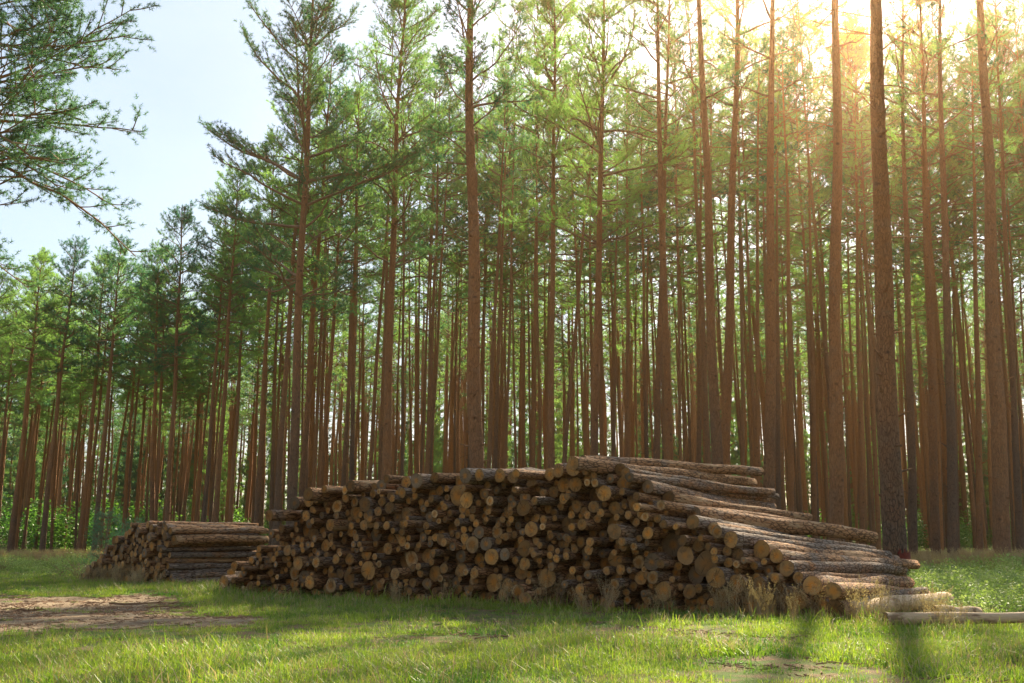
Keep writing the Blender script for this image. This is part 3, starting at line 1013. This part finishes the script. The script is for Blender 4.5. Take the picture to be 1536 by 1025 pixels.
def crown_meshes(seed, G, ax, H=20.0, cb=10.0, spread=2.3, whorl=.5, per=(3, 5), needles=9, ln=.13, w=.022, bare=.38, dead_from=3.0, dead_len=1.0,
                 mat_='needles', low_el=.15, prof_pow=.7, step=.14, twig=.3, dead_n=1.0, rbk=1.0, gap=1.9):
    r = np.random.default_rng(seed)
    z, cx, cy, rad = ax
    GB, GN = Geo(), Geo(); pos, dr = [], []
    zz = cb
    while zz < H - .25:
        t = (zz - cb) / (H - cb)
        for _ in range(r.integers(per[0], per[1] + 1)):
            L = spread * (1 - t) ** prof_pow * (.6 + .4 * min(1, t * 3.5)) * r.uniform(.6, 1.15) + .28
            if t < .25 and r.uniform() < .3: L *= .6
            el = low_el + .75 * t + r.normal(0, .14)
            c0 = (np.interp(zz, z, cx), np.interp(zz, z, cy), zz + r.uniform(-.1, .1))
            branch(GB, r, c0, r.uniform(0, 6.28), el, L, (.013 + .011 * L) * rbk, bare=bare * (1 - .6 * t), twig=twig, pos=pos, dr=dr, step=step, gap=gap)
        zz += whorl * r.uniform(.75, 1.25)
    # leader
    pos.append(np.array([np.interp(H, z, cx), np.interp(H, z, cy), H])); dr.append(np.array([0, 0, 1.0]))
    # dead lower branches
    zz = dead_from
    while zz < cb + 1.0:
        if r.uniform() < dead_n:
            for _ in range(r.integers(1, 4)):
                c0 = (np.interp(zz, z, cx), np.interp(zz, z, cy), zz)
                L = dead_len * r.uniform(.25, 1.0) * (.35 + .65 * (zz - dead_from) / max(cb - dead_from, 1))
                p = branch(G, r, c0, r.uniform(0, 6.28), r.uniform(-.1, .55), L + .2, .011 + .004 * L, sides=3, steps=4)
                if L > .6:
                    for _k in range(2):
                        branch(G, r, p[2], r.uniform(0, 6.28), r.uniform(-.1, .5), L * .4, .006, sides=3, steps=2)
        zz += r.uniform(.35, .75)
    pos = np.array(pos); dr = np.array(dr); dr /= np.linalg.norm(dr, axis=1)[:, None]
    tufts(GN, pos, dr, needles, ln, w, r)
    return G.mesh('trunk', [M['trunk']]), crown_mesh(GB, GN, mat_), len(pos)


FAR, NEAR = [], []
for i in range(9):
    GT, ax = trunk_mesh(500 + i, sides=10, n=44)
    tm, cm_, k = crown_meshes(600 + i, GT, ax, cb=[12, 11.2, 12.8, 10.6, 11.8, 13.2, 11, 12.4, 11.5][i], spread=[2.5, 2.8, 2.2, 2.6, 3.0, 2.3, 2.7, 2.4, 2.6][i],
                               needles=14, ln=.145, w=.019, whorl=.72, per=(2, 4), gap=2.9, dead_len=1.3, prof_pow=.55)
    FAR.append((tm, cm_))
DENSE = []
for i in range(4):
    GT, ax = trunk_mesh(580 + i, sides=10, n=44)
    tm, cm_, k = crown_meshes(690 + i, GT, ax, cb=[11.6, 10.8, 12.4, 11.4][i], spread=[2.6, 3.0, 2.4, 2.8][i], needles=15, ln=.15, w=.022, whorl=.52, per=(3, 4), gap=2.0,
                              dead_len=1.3, prof_pow=.5)
    DENSE.append((tm, cm_))
SPARSE = []
for i in range(4):
    GT, ax = trunk_mesh(550 + i, sides=10, n=44)
    tm, cm_, k = crown_meshes(670 + i, GT, ax, cb=[14, 13.2, 14.6, 13.6][i], spread=[1.7, 2.0, 1.5, 1.8][i], needles=13, ln=.14, w=.019, whorl=.8, per=(2, 3), gap=2.8,
                              dead_len=1.9, prof_pow=.5)
    SPARSE.append((tm, cm_))
print('far shoots', k)
for i in range(5):
    GT, ax = trunk_mesh(520 + i, sides=18, n=90)
    tm, cm_, k = crown_meshes(640 + i, GT, ax, cb=[8.2, 9.5, 10.5, 9, 11][i], spread=[4.6, 3.2, 2.9, 3.0, 2.7][i], needles=17, ln=.11, w=.015, whorl=.72, per=(2, 4), gap=[.75, .9, 1.0, .95, 1.0][i],
                               bare=.42, dead_len=1.8, low_el=.38, step=.13, twig=.25, dead_n=.85, rbk=1.0, mat_='needles_blue' if i == 0 else 'needles')
    NEAR.append((tm, cm_))
GTn, ax = trunk_mesh(541, sides=18, n=90)
tm, cm_, k = crown_meshes(661, GTn, ax, cb=12.6, spread=2.3, needles=15, ln=.11, w=.015, whorl=.95, per=(2, 3), gap=1.7,
                          bare=.42, dead_len=2.3, dead_from=5.0, low_el=.38, step=.13, twig=.25, dead_n=.8)
NEAR.append((tm, cm_))
print('near shoots', k)
OBJ_ROOTS = []


def pine(base, top, H, dia, var, label, group=None, rotz=None):
    """base: point on the ground; top: a point the stem passes through"""
    t = obj('pine_tree', None)
    t.empty_display_size = .3
    tm, cm_ = var
    ax = (Vector(top) - Vector(base)).normalized()
    q = ax.to_track_quat('Z', 'Y')
    rz = random.uniform(0, 6.28) if rotz is None else rotz
    t.rotation_mode = 'QUATERNION'
    t.rotation_quaternion = q @ Matrix.Rotation(rz, 3, 'Z').to_quaternion()
    t.location = base
    s = H / 20.0
    t.scale = (s, s, s)
    a = obj('trunk', tm, t); k = dia / (.4 * s); a.scale = (k, k, 1)
    c = obj('crown', cm_, t)
    tag(t, label, 'tree', group)
    t['base'] = list(base)
    return t


# (px at y0, y0, px at y1, y1, stem width px at the base, depth, height, variant, near?, label, short)
P_ = [
    (438, 760, 467, 0, 17.5, 36, 21.5, 0, 1, 'tall red-barked pine at the edge of the clearing, wide crown over the open sky', 'clearing-edge pine'),
    (455, 722, 495, 98, 11, 43, 21, 3, 1, 'slimmer pine close behind the clearing-edge pine', 'slim edge pine'),
    (578, 715, 605, 0, 16, 38, 22, 1, 1, 'straight pine rising above the highest left part of the log stack', 'straight stack pine'),
    (716, 712, 702, 0, 27, 29, 21, 2, 1, 'thick grey pine with long curved limbs behind the middle of the log stack', 'thick grey pine'),
    (641, 708, 655, 300, 9, 47, 21, 0, 0, 'slender orange pine just left of the thick grey pine', 'slender orange pine'),
    (527, 705, 534, 380, 9.5, 45, 20, 1, 0, 'knotty pine midway between the slim edge pine and straight stack pine', 'knotty pine'),
    (554, 722, 577, 380, 8.5, 48, 20.5, 2, 0, 'thin pine just left of the straight stack pine, leaning right', 'thin leaning pine'),
    (482, 720, 507, 380, 9, 46, 20, 5, 0, 'narrow orange pine right of the slim edge pine', 'narrow orange pine'),
    (733, 700, 750, 300, 9, 44, 20.5, 6, 0, 'reddish pine close right of the thick grey pine', 'reddish pine'),
    (742, 700, 762, 150, 8, 48, 22, 4, 0, 'bare-stemmed slim pine right of the thick grey pine, bending rightward high up', 'bare bending pine'),
    (800, 690, 803, 380, 8.5, 46, 20, 7, 0, 'plain slim pine just left of the dark-footed pine', 'plain slim pine'),
    (827, 700, 830, 0, 13, 38, 22, 4, 1, 'dark-footed orange pine behind the stack, just left of the steeply leaning pine', 'dark-footed pine'),
    (847, 690, 885, 250, 9, 43, 20, 8, 0, 'pine leaning steeply to the right, the most tilted of all', 'most tilted pine'),
    (892, 684, 905, 0, 15, 35, 22, 1, 1, 'brown pine right of the most tilted pine, above the highest logs', 'brown summit pine'),
    (941, 690, 940, 130, 8.5, 46, 21.5, 2, 0, 'very straight thin pine right of the brown summit pine', 'very straight thin pine'),
    (920, 690, 925, 380, 7.5, 52, 20, 3, 0, 'thin red pine just left of the very straight thin pine', 'thin red pine'),
    (985, 700, 1002, 0, 12.5, 37, 22, 5, 0, 'rear one of two crossing pines near the top long log', 'rear crossing pine'),
    (1003, 700, 988, 0, 15, 34, 22, 5, 1, 'front one of two crossing pines near the top long log', 'front crossing pine'),
    (1077, 718, 1047, 0, 20, 31, 22, 5, 1, 'orange flaky pine leaning left with its edge lit by the sun', 'orange flaky pine'),
    (1048, 711, 1051, 380, 9.5, 45, 21, 6, 0, 'slim pine left of the orange flaky pine', 'slim left-hand pine'),
    (1088, 720, 1104, 0, 18.5, 32, 22, 5, 1, 'stout pine directly right of the orange flaky pine', 'stout pine'),
    (1136, 720, 1139, 100, 9.5, 44, 22, 7, 0, 'slim pine left of the straight column pine', 'slim column pine'),
    (1153, 740, 1162, 0, 20, 31, 22, 5, 1, 'straight column-like pine behind the far ends of the top logs', 'straight column pine'),
    (1168, 777, 1166, 380, 9, 45, 21, 8, 0, 'thin pine touching the right edge of the straight column pine', 'thin touching pine'),
    (1188, 782, 1181, 380, 10, 42, 21, 0, 0, 'second pine right of the straight column pine, slightly curved', 'curved thin pine'),
    (1222, 787, 1215, 300, 9, 46, 21, 1, 0, 'thin pine midway between the curved thin pine and the smooth tall pine', 'midway thin pine'),
    (1254, 800, 1254, 0, 25, 27.5, 22, 5, 1, 'smooth tall pine above the low end of the stack', 'smooth tall pine'),
    (1294, 820, 1286, 380, 9, 46, 21, 2, 0, 'thin pine midway between the smooth tall pine and the red-marked pine', 'thin midway pine'),
    (1318, 812, 1300, 380, 8, 50, 21, 3, 0, 'thin leaning pine just left of the red-marked pine', 'thin left-leaning pine'),
    (1345, 873, 1306, 0, 38, 25, 22, 5, 1, 'thickest pine, red paint mark at its foot, beside the low end of the stack', 'red-marked pine'),
    (1370, 828, 1361, 380, 14, 36, 21, 5, 1, 'dark pine just right of the red-marked pine', 'dark neighbour pine'),
    (1404, 832, 1390, 300, 15, 35, 21, 5, 1, 'pine second to the right of the red-marked pine', 'second neighbour pine'),
    (1430, 836, 1418, 300, 16.5, 34, 22, 5, 1, 'pine third to the right of the red-marked pine, rough dark foot', 'third neighbour pine'),
    (1470, 830, 1464, 380, 11, 42, 21, 5, 0, 'slim pine just left of the broad pine by the dry weeds', 'slim weed-edge pine'),
    (1504, 846, 1474, 0, 27, 29.5, 22, 5, 1, 'broad pine standing in dry weeds near the right edge of the forest', 'broad weed-edge pine'),
    (1530, 815, 1503, 200, 12.5, 38, 21, 6, 0, 'pine right behind the broad pine by the dry weeds', 'last right pine'),
    (228, 788, 232, 560, 9, 58, 17, 7, 0, 'dark grey pine standing alone before the others above the small stack', 'dark grey lone pine'),
    (323, 790, 349, 400, 9.5, 52, 19.5, 4, 0, 'pine above the far end of the small stack, knotty stem', 'knotty edge pine'),
    (250, 790, 269, 430, 9.5, 57, 19, 1, 0, 'straight orange pine right of the dark grey lone pine', 'orange row pine'),
    (141, 828, 172, 480, 9.5, 60, 18, 3, 0, 'sunlit pine above the low end of the small stack', 'sunlit row pine'),
    (62, 836, 100, 480, 10, 60, 18, 0, 0, 'bright orange pine by the far end of the sandy track', 'track-end pine'),
    (118, 836, 150, 500, 9.5, 61, 17.5, 8, 0, 'pine left of the sunlit row pine', 'row pine'),
    (15, 836, 45, 560, 9.5, 60, 17, 2, 0, 'outermost pine near the left end of the forest', 'outermost left pine'),
    (385, 790, 405, 380, 10.5, 48, 19.5, 6, 0, 'pine left of the clearing-edge pine above the gap between stacks', 'gap pine'),
    (415, 780, 433, 500, 12, 42, 20, 8, 0, 'grey-footed pine directly left of the clearing-edge pine', 'grey-footed pine'),
]
TREES = []
for (x0, y0, x1, y1, w, d, H, var, near, label, short) in P_:
    q0 = at(x0, y0, d); q1 = at(x1, y1, d)
    dv = (q1 - q0); k = (q0.z - 0.0) / dv.z
    b = q0 - dv * k; b.z = float(gz_mesh(np.array([b.x]), np.array([b.y]))[0])
    dia = w * d / F * .92
    H = H * (1.05 if x0 > 420 else 1.0)
    t = pine(b, q1, H, dia / 1.0, (NEAR if near else SPARSE if x0 > 500 else DENSE)[var if near else var % 4], label, 'tall pines behind the log stacks')
    TREES.append((b, dia, short, t))

# red paint patch on the marked pine: a sheet hugging the trunk foot
b, dia, _, tA = [t for t in TREES if t[2] == 'red-marked pine'][0]
tm = [c for c in tA.children if c.name.startswith('trunk')][0]
G = Geo(); pts_ = []
nr_, ns_ = 9, 14
for i in range(nr_):
    for j in range(ns_):
        an = -1.75 + j / (ns_ - 1) * 1.5; z_ = .18 + i / (nr_ - 1) * .42
        rr_ = .2 * (1 + .18 * math.exp(-z_ / .35)) * .985 * 1.10 + .014
        pts_.append((rr_ * math.cos(an), rr_ * math.sin(an), z_ + .03 * math.sin(j * 1.7)))
qs = [[i * ns_ + j, i * ns_ + j + 1, (i + 1) * ns_ + j + 1, (i + 1) * ns_ + j] for i in range(nr_ - 1) for j in range(ns_ - 1)
      if not ((i in (0, nr_ - 2)) and (j * j + 3 * i) % 5 < 2) and not (j in (0, ns_ - 2) and (i * 5) % 4 == 1)]
pmk = obj('paint_mark', mesh_np('paint_mark', pts_, [qs], [M['red']]), tA)
ka = tm.scale[0]
iq = tA.rotation_quaternion.inverted()
# keep the mark on the side towards the open grass
zr = iq.to_euler().z
pmk.scale = (ka, ka, 1); pmk.rotation_euler = (0, 0, zr)

# background trees, each its own thing
BG = []
rb_ = np.random.default_rng(99)
taken = [(t[0].x, t[0].y) for t in TREES]


def edge(px):
    return np.interp(px, [-200, 0, 200, 330, 420, 480, 700, 1100, 1536, 1800], [61, 60, 58, 52, 46, 44, 42, 40, 38, 38])


tries = 0
while len(BG) < 235 and tries < 60000:
    tries += 1
    d = 38 + 50 * rb_.uniform() ** .8; px = rb_.uniform(-150, 1690)
    if rb_.uniform() > d / 88: continue
    if d < edge(px): continue
    x = (px - CX) / F * d
    sl = x - .364 * (d - 12)
    if d < 60 and px > 430 and math.sin(sl * 1.25 + 2.4) > -.25: continue
    if d < 64 and abs(x - (-6.8 + .364 * (d - 26))) < 2.3: continue
    if d < 58 and abs(x - (9.8 + .364 * (d - 19))) < 2.0: continue
    if any((x - a) ** 2 + (d - b_) ** 2 < 1.7 ** 2 for a, b_ in taken): continue
    taken.append((x, d)); BG.append((x, d, px))
names = sorted([(project((t[0].x, t[0].y, 2.0))[0], t[2]) for t in TREES])
buck = {}
for (x, d, px) in BG:
    l = [n for n in names if n[0] <= px]; s, near_n = ('right', l[-1]) if l else ('left', names[0])
    buck.setdefault((near_n[1], s), []).append((abs(px - near_n[0]), x, d, px))
for (nm, s), rows in buck.items():
    rows.sort()
    for i, (_, x, d, px) in enumerate(rows):
        H = float(np.interp(px, [0, 280, 380, 520, 800], [17.2, 18.2, 20.5, 23.5, 24.5])) * rb_.uniform(.92, 1.07)
        if d >= 57: H *= float(np.interp(px, [330, 560], [1.0, 1.34]))
        lean = rb_.normal(.012 if px < 768 else 0.0, .022); lean2 = rb_.normal(0, .02)
        z = float(gz_mesh(np.array([x]), np.array([d]))[0])
        dep = 'distant' if d > 78 else 'background'
        lab = '%s pine trunk, %sone to the %s of the %s' % (dep, ordn(i), s, nm)
        pine((x, d, z), (x + lean * 20, d + lean2 * 20, z + 20), H, rb_.uniform(.17, .27), SPARSE[rb_.integers(0, 4)] if (d < 58 and px > 430 ) else DENSE[rb_.integers(0, 4)] if px < 400 else FAR[rb_.integers(0, len(FAR))], lab, 'background pines')

# deep forest beyond: one mass
srcs = []
for i in (0, 2, 4, 6):
    tm, cm_ = FAR[i]
    def arr(me):
        v = np.empty(len(me.vertices) * 3); me.vertices.foreach_get('co', v); v = v.reshape(-1, 3)
        lt = np.empty(len(me.polygons), int); me.polygons.foreach_get('loop_total', lt)
        li = np.empty(len(me.loops), int); me.loops.foreach_get('vertex_index', li)
        st = np.concatenate([[0], np.cumsum(lt)[:-1]])
        q = np.array([li[s:s + 4] for s, k_ in zip(st, lt) if k_ == 4]).reshape(-1, 4)
        t = np.array([li[s:s + 3] for s, k_ in zip(st, lt) if k_ == 3]).reshape(-1, 3)
        return v, q, t
    n_ = 0; vv = []; qq = []; tt = []; mq = []; mt = []
    for mi, me in enumerate((tm, cm_)):
        v, q, t = arr(me); vv.append(v)
        if len(q): qq.append(q + n_); mq += [mi] * len(q)
        if len(t): tt.append(t + n_); mt += [2 * mi] * len(t)
        n_ += len(v)
    srcs.append(mesh_np('deep_forest_tree', np.vstack(vv), [np.vstack(qq), np.vstack(tt)], [M['trunk'], M['branch'], M['needles']], mq + mt, smooth=True))
fx, fy = [], []
while len(fx) < 640:
    d = 88 + 100 * rb_.uniform(); px = rb_.uniform(-180, 1720)
    if rb_.uniform() > d / 190: continue
    fx.append((px - CX) / F * d); fy.append(d)
fx = np.array(fx); fy = np.array(fy)
scatter('forest', srcs, np.stack([fx, fy, gz_mesh(fx, fy)], -1), rb_.uniform(0, 6.28, len(fx)), .02, rb_.uniform(.9, 1.15, len(fx)) * np.interp(CX + fx / fy * F, [0, 330, 600], [.88, .97, 1.38]))

bxx = rb_.uniform(-45, 45, 150); byy = rb_.uniform(-62, -9, 150)  # unseen trees behind the camera, put in to keep sky light off the stack
scatter('forest', srcs, np.stack([bxx, byy, gz_mesh(bxx, byy)], -1), rb_.uniform(0, 6.28, 150), .02, rb_.uniform(.9, 1.15, 150))

srcs2 = []
for i in range(3):
    GT, ax = trunk_mesh(560 + i, sides=6, n=16, stubs=False)
    tm, cm_, k = crown_meshes(700 + i, GT, ax, cb=2.5 + i, spread=3.2, needles=9, ln=.26, w=.05, whorl=.8, dead_n=0, bare=.25, gap=1.7, step=.2)
    v, q, t = arr(cm_)
    srcs2.append(mesh_np('deep_forest_thicket', v, [t], [M['needles']], smooth=False))
fx, fy = [], []
while len(fx) < 330:
    d = 118 + 80 * rb_.uniform(); px = rb_.uniform(-200, 1740)
    fx.append((px - CX) / F * d); fy.append(d)
fx = np.array(fx); fy = np.array(fy)
scatter('thicket', srcs2, np.stack([fx, fy, gz_mesh(fx, fy) - .5], -1), rb_.uniform(0, 6.28, len(fx)), .02, rb_.uniform(.5, .95, len(fx)))

# leafy understorey between the far trunks: one mass
srcs = []
for i in range(4):
    G = Geo(); v, q = leafy(900, 1.0, 2.4, .16, width=.7); G.add(v, q)
    srcs.append(G.mesh('understorey_bush', [M['bush_far']], smooth=False))
bx, by, bs = [], [], []
for _ in range(560):
    d = 82 + 100 * rb_.uniform(); px = rb_.uniform(-100, 1640)
    cl = float(vnoise(np.array([px * .01]), np.array([d * .03]), 1.0, 77)[0])
    wgt = .55 if px < 260 else .45
    if cl * 1.3 * wgt < rb_.uniform() * .8: continue
    bx.append((px - CX) / F * d); by.append(d); bs.append(rb_.uniform(.7, 2.2 if px < 300 else 1.7))
for px in range(70, 160, 12):   # bright young growth seen between the stems at the left
    d = rb_.uniform(76, 92); bx.append((px - CX) / F * d); by.append(d); bs.append(rb_.uniform(.9, 1.7))
bx = np.array(bx); by = np.array(by)
scatter('understorey', srcs, np.stack([bx, by, gz_mesh(bx, by)], -1), rb_.uniform(0, 6.28, len(bx)), .05, np.array(bs))


# overhanging pine at the left, its stem beyond the view
GT, ax = trunk_mesh(777, H=15.0, rb=.24, sides=16)
r = np.random.default_rng(31)
GBr, GN = Geo(), Geo(); pos, dr = [], []
zt, cxt, cyt, _ = ax
spec = []
for z_, reach in ((5.5, 1.8), (6.1, 2.1), (6.6, 2.6), (7.1, 3.4), (7.5, 4.3), (8.0, 4.6), (8.4, 4.5), (8.9, 4.5), (9.4, 4.3), (9.9, 4.2), (10.5, 3.9), (11.2, 3.4), (12, 2.8), (12.8, 2.2), (13.6, 1.5), (14.4, .9)):
    for k in range(4):
        az = (r.uniform(-.5, .5) if k < 3 else r.uniform(.6, 5.7))
        L = reach * .93 * (r.uniform(.8, 1.02) if k < 3 else r.uniform(.5, .9))
        branch(GBr, r, (np.interp(z_, zt, cxt), np.interp(z_, zt, cyt), z_), az, r.uniform(-.12, .42) + .04 * (z_ > 10) * (z_ - 10), L, .016 + .006 * L, bare=.32, twig=.34, pos=pos, dr=dr, step=.075,
               curl=.1, droop=.30, steps=10, gap=1.6)
pos = np.array(pos); dr = np.array(dr); dr /= np.linalg.norm(dr, axis=1)[:, None]
tufts(GN, pos, dr, 20, .08, .010, r)
t = obj('pine_tree', None); t.location = (-10.6, 18.0, float(gh(-10.6, 18)))
obj('trunk', GT.mesh('trunk', [M['trunk']]), t); obj('crown', crown_mesh(GBr, GN, 'needles_blue'), t)
tag(t, 'overhanging pine whose dark needled boughs reach over the sandy track against the sky', 'tree')
print('overhang shoots', len(pos))

# young spruce behind the small stack and leafy bushes by it
def spruce(loc, h, seed, label):
    r = np.random.default_rng(seed); GB_, GN_, GS_ = Geo(), Geo(), Geo(); pos, dr = [], []
    GS_.tube([(0, 0, -.05), (0.02, 0, h * .5), (0, 0, h)], [.03, .02, .006], 6)
    z_ = .25
    while z_ < h - .1:
        for k in range(4):
            branch(GB_, r, (0, 0, z_), r.uniform(0, 6.28), .25, (h - z_) * .36 + .06, .01, bare=.15, twig=.3, pos=pos, dr=dr, step=.08, sides=3, steps=5)
        z_ += .2
    pos = np.array(pos); dr = np.array(dr); dr /= np.linalg.norm(dr, axis=1)[:, None]
    tufts(GN_, pos, dr, 6, .055, .008, r)
    t = obj('spruce_sapling', None); t.location = loc
    obj('stem', GS_.mesh('stem', [M['branch']]), t); obj('crown', crown_mesh(GB_, GN_, 'spruce'), t)
    tag(t, label, 'sapling')


spruce(gp(170, 31.5), 1.9, 5, 'young bluish spruce behind the low slope of the small stack')
spruce(gp(205, 33.5), 1.7, 6, 'smaller young spruce just right of the other, behind the small stack')


def bush(loc, rad, h, seed, label):
    r = np.random.default_rng(seed); G = Geo()
    for k in range(14):
        a = r.uniform(0, 6.28); e = np.array([math.cos(a) * rad * .7, math.sin(a) * rad * .7, h * r.uniform(.5, .95)])
        G.tube([(0, 0, -.03), e * [.4, .4, .55], e], [.008, .006, .003], 4)
    G2 = Geo(); v, q = leafy(750, rad, h, .05, r, width=.6); G2.add(v, q)
    t = obj('bush', None); t.location = loc
    obj('stems', G.mesh('stems', [M['branch']]), t); obj('foliage', G2.mesh('foliage', [M['shrub']], smooth=False), t)
    tag(t, label, 'bush')


bush(gp(131, 29.5), .55, .62, 1, 'leafy green bush at the low end of the small stack')
bush(gp(108, 31), .45, .45, 2, 'lower green bush left of the one touching the small stack')
bush(gp(20, 36), .6, .5, 3, 'green bush in the grass near the far track, away from the stacks')

# twigs and sticks lying on the track and grass
def stick(px, d, L, az, r_, label, seed):
    r = np.random.default_rng(seed); G = Geo()
    b = gp(px, d)
    pts_ = [np.array([math.cos(az) * L * s, math.sin(az) * L * s, r_ + .03 * r.uniform()]) + np.array([0, r.normal(0, .02 * L), 0]) for s in np.linspace(0, 1, 6)]
    G.tube(pts_, r_ * np.linspace(1, .4, 6), 5)
    for k in (2, 3, 4):
        a2 = az + r.choice([-1, 1]) * r.uniform(.5, .9); l2 = L * r.uniform(.12, .25)
        G.tube([pts_[k], pts_[k] + np.array([math.cos(a2) * l2, math.sin(a2) * l2, .05])], [r_ * .5, r_ * .2], 4)
    o = obj('fallen_stick', G.mesh('fallen_stick', [M['branch']])); o.location = b
    tag(o, label, 'stick', 'fallen sticks')


stick(180, 18.2, 1.3, .05, .018, 'longest fallen stick, on the bare sand before the small stack', 1)
stick(235, 17.2, .7, .3, .014, 'short forked stick where the sandy track meets the grass', 2)
stick(45, 16.3, .5, -.2, .02, 'stubby stick lying on the darker sand near the overhanging boughs', 3)
stick(1222, 9.3, .35, -.5, .006, 'small dry twig on the bare patch in the near grass', 4)
stick(1365, 12.0, .30, .1, .008, 'pale chip of wood on the grass before the long bare log', 5)

# ------------------------------------------------------------------ light
SUN_EL, SUN_AZ = R(34), R(20)
w = bpy.data.worlds.new('World'); scn.world = w; w.use_nodes = True
nt = w.node_tree; nt.nodes.clear(); N = NT(nt)
sky = N.n('ShaderNodeTexSky'); sky.sky_type = 'NISHITA'; sky.sun_disc = False
sky.sun_elevation = SUN_EL; sky.sun_rotation = SUN_AZ; sky.air_density = 1.0; sky.dust_density = 1.2; sky.ozone_density = .5
tc = N.n('ShaderNodeTexCoord')
mp = N.vmul(tc.outputs['Generated'], (1.0, 1.0, 3.2))
cl = N.noise(mp, 1.7, 6, .55, .3)
cf = N.ramp(cl, [(.38, .05), (.64, .7)])
bg = N.n('ShaderNodeBackground')
bgc = N.mix(cf, sky.outputs[0], (4.7, 5.6, 6.1))
nt.links.new(bgc, bg.inputs['Color']); bg.inputs['Strength'].default_value = .052
ow = N.n('ShaderNodeOutputWorld'); nt.links.new(bg.outputs[0], ow.inputs['Surface'])

sd = bpy.data.lights.new('sun', 'SUN'); sd.energy = 5.0; sd.angle = R(.9); sd.color = (1.0, .86, .64)
so = bpy.data.objects.new('sun', sd); COL.objects.link(so)
dirv = Vector((math.sin(SUN_AZ) * math.cos(SUN_EL), math.cos(SUN_AZ) * math.cos(SUN_EL), math.sin(SUN_EL)))
so.rotation_euler = dirv.to_track_quat('Z', 'Y').to_euler()
so.location = dirv * 60

# ------------------------------------------------------------------ thin warm haze added to imitate the glow round the sun
HAZE = 1
if HAZE:
    hx0, hx1, hy0, hy1, hz0, hz1 = -130, 130, -12, 230, -1.2, 26
    hv = [(x, y, z) for z in (hz0, hz1) for y in (hy0, hy1) for x in (hx0, hx1)]
    hf = [(0, 2, 3, 1), (4, 5, 7, 6), (0, 1, 5, 4), (2, 6, 7, 3), (0, 4, 6, 2), (1, 3, 7, 5)]
    hm, nt, out = mat('glow_haze'); N = NT(nt)
    pv = N.n('ShaderNodeVolumePrincipled')
    pv.inputs['Color'].default_value = (1.0, .62, .34, 1); pv.inputs['Density'].default_value = .00055; pv.inputs['Anisotropy'].default_value = .89
    nt.links.new(pv.outputs[0], out.inputs['Volume'])
    hz = obj('glow_haze', mesh_np('glow_haze', hv, [np.array(hf)], [hm], smooth=False)); tag(hz, kind='stuff')

# ------------------------------------------------------------------ render settings
scn.view_settings.view_transform = 'Standard'; scn.view_settings.look = 'None'
scn.view_settings.gamma = 1.0; scn.view_settings.use_curve_mapping = False
scn.view_settings.exposure = 1.85
cy = scn.cycles
cy.max_bounces = 8; cy.diffuse_bounces = 4; cy.glossy_bounces = 1; cy.transmission_bounces = 4; cy.volume_bounces = 0; cy.transparent_max_bounces = 8
cy.use_denoising = True
cy.sample_clamp_indirect = 6
cy.caustics_reflective = False; cy.caustics_refractive = False
for t in TREES: 
    if 'base' in t[3]: del t[3]['base']
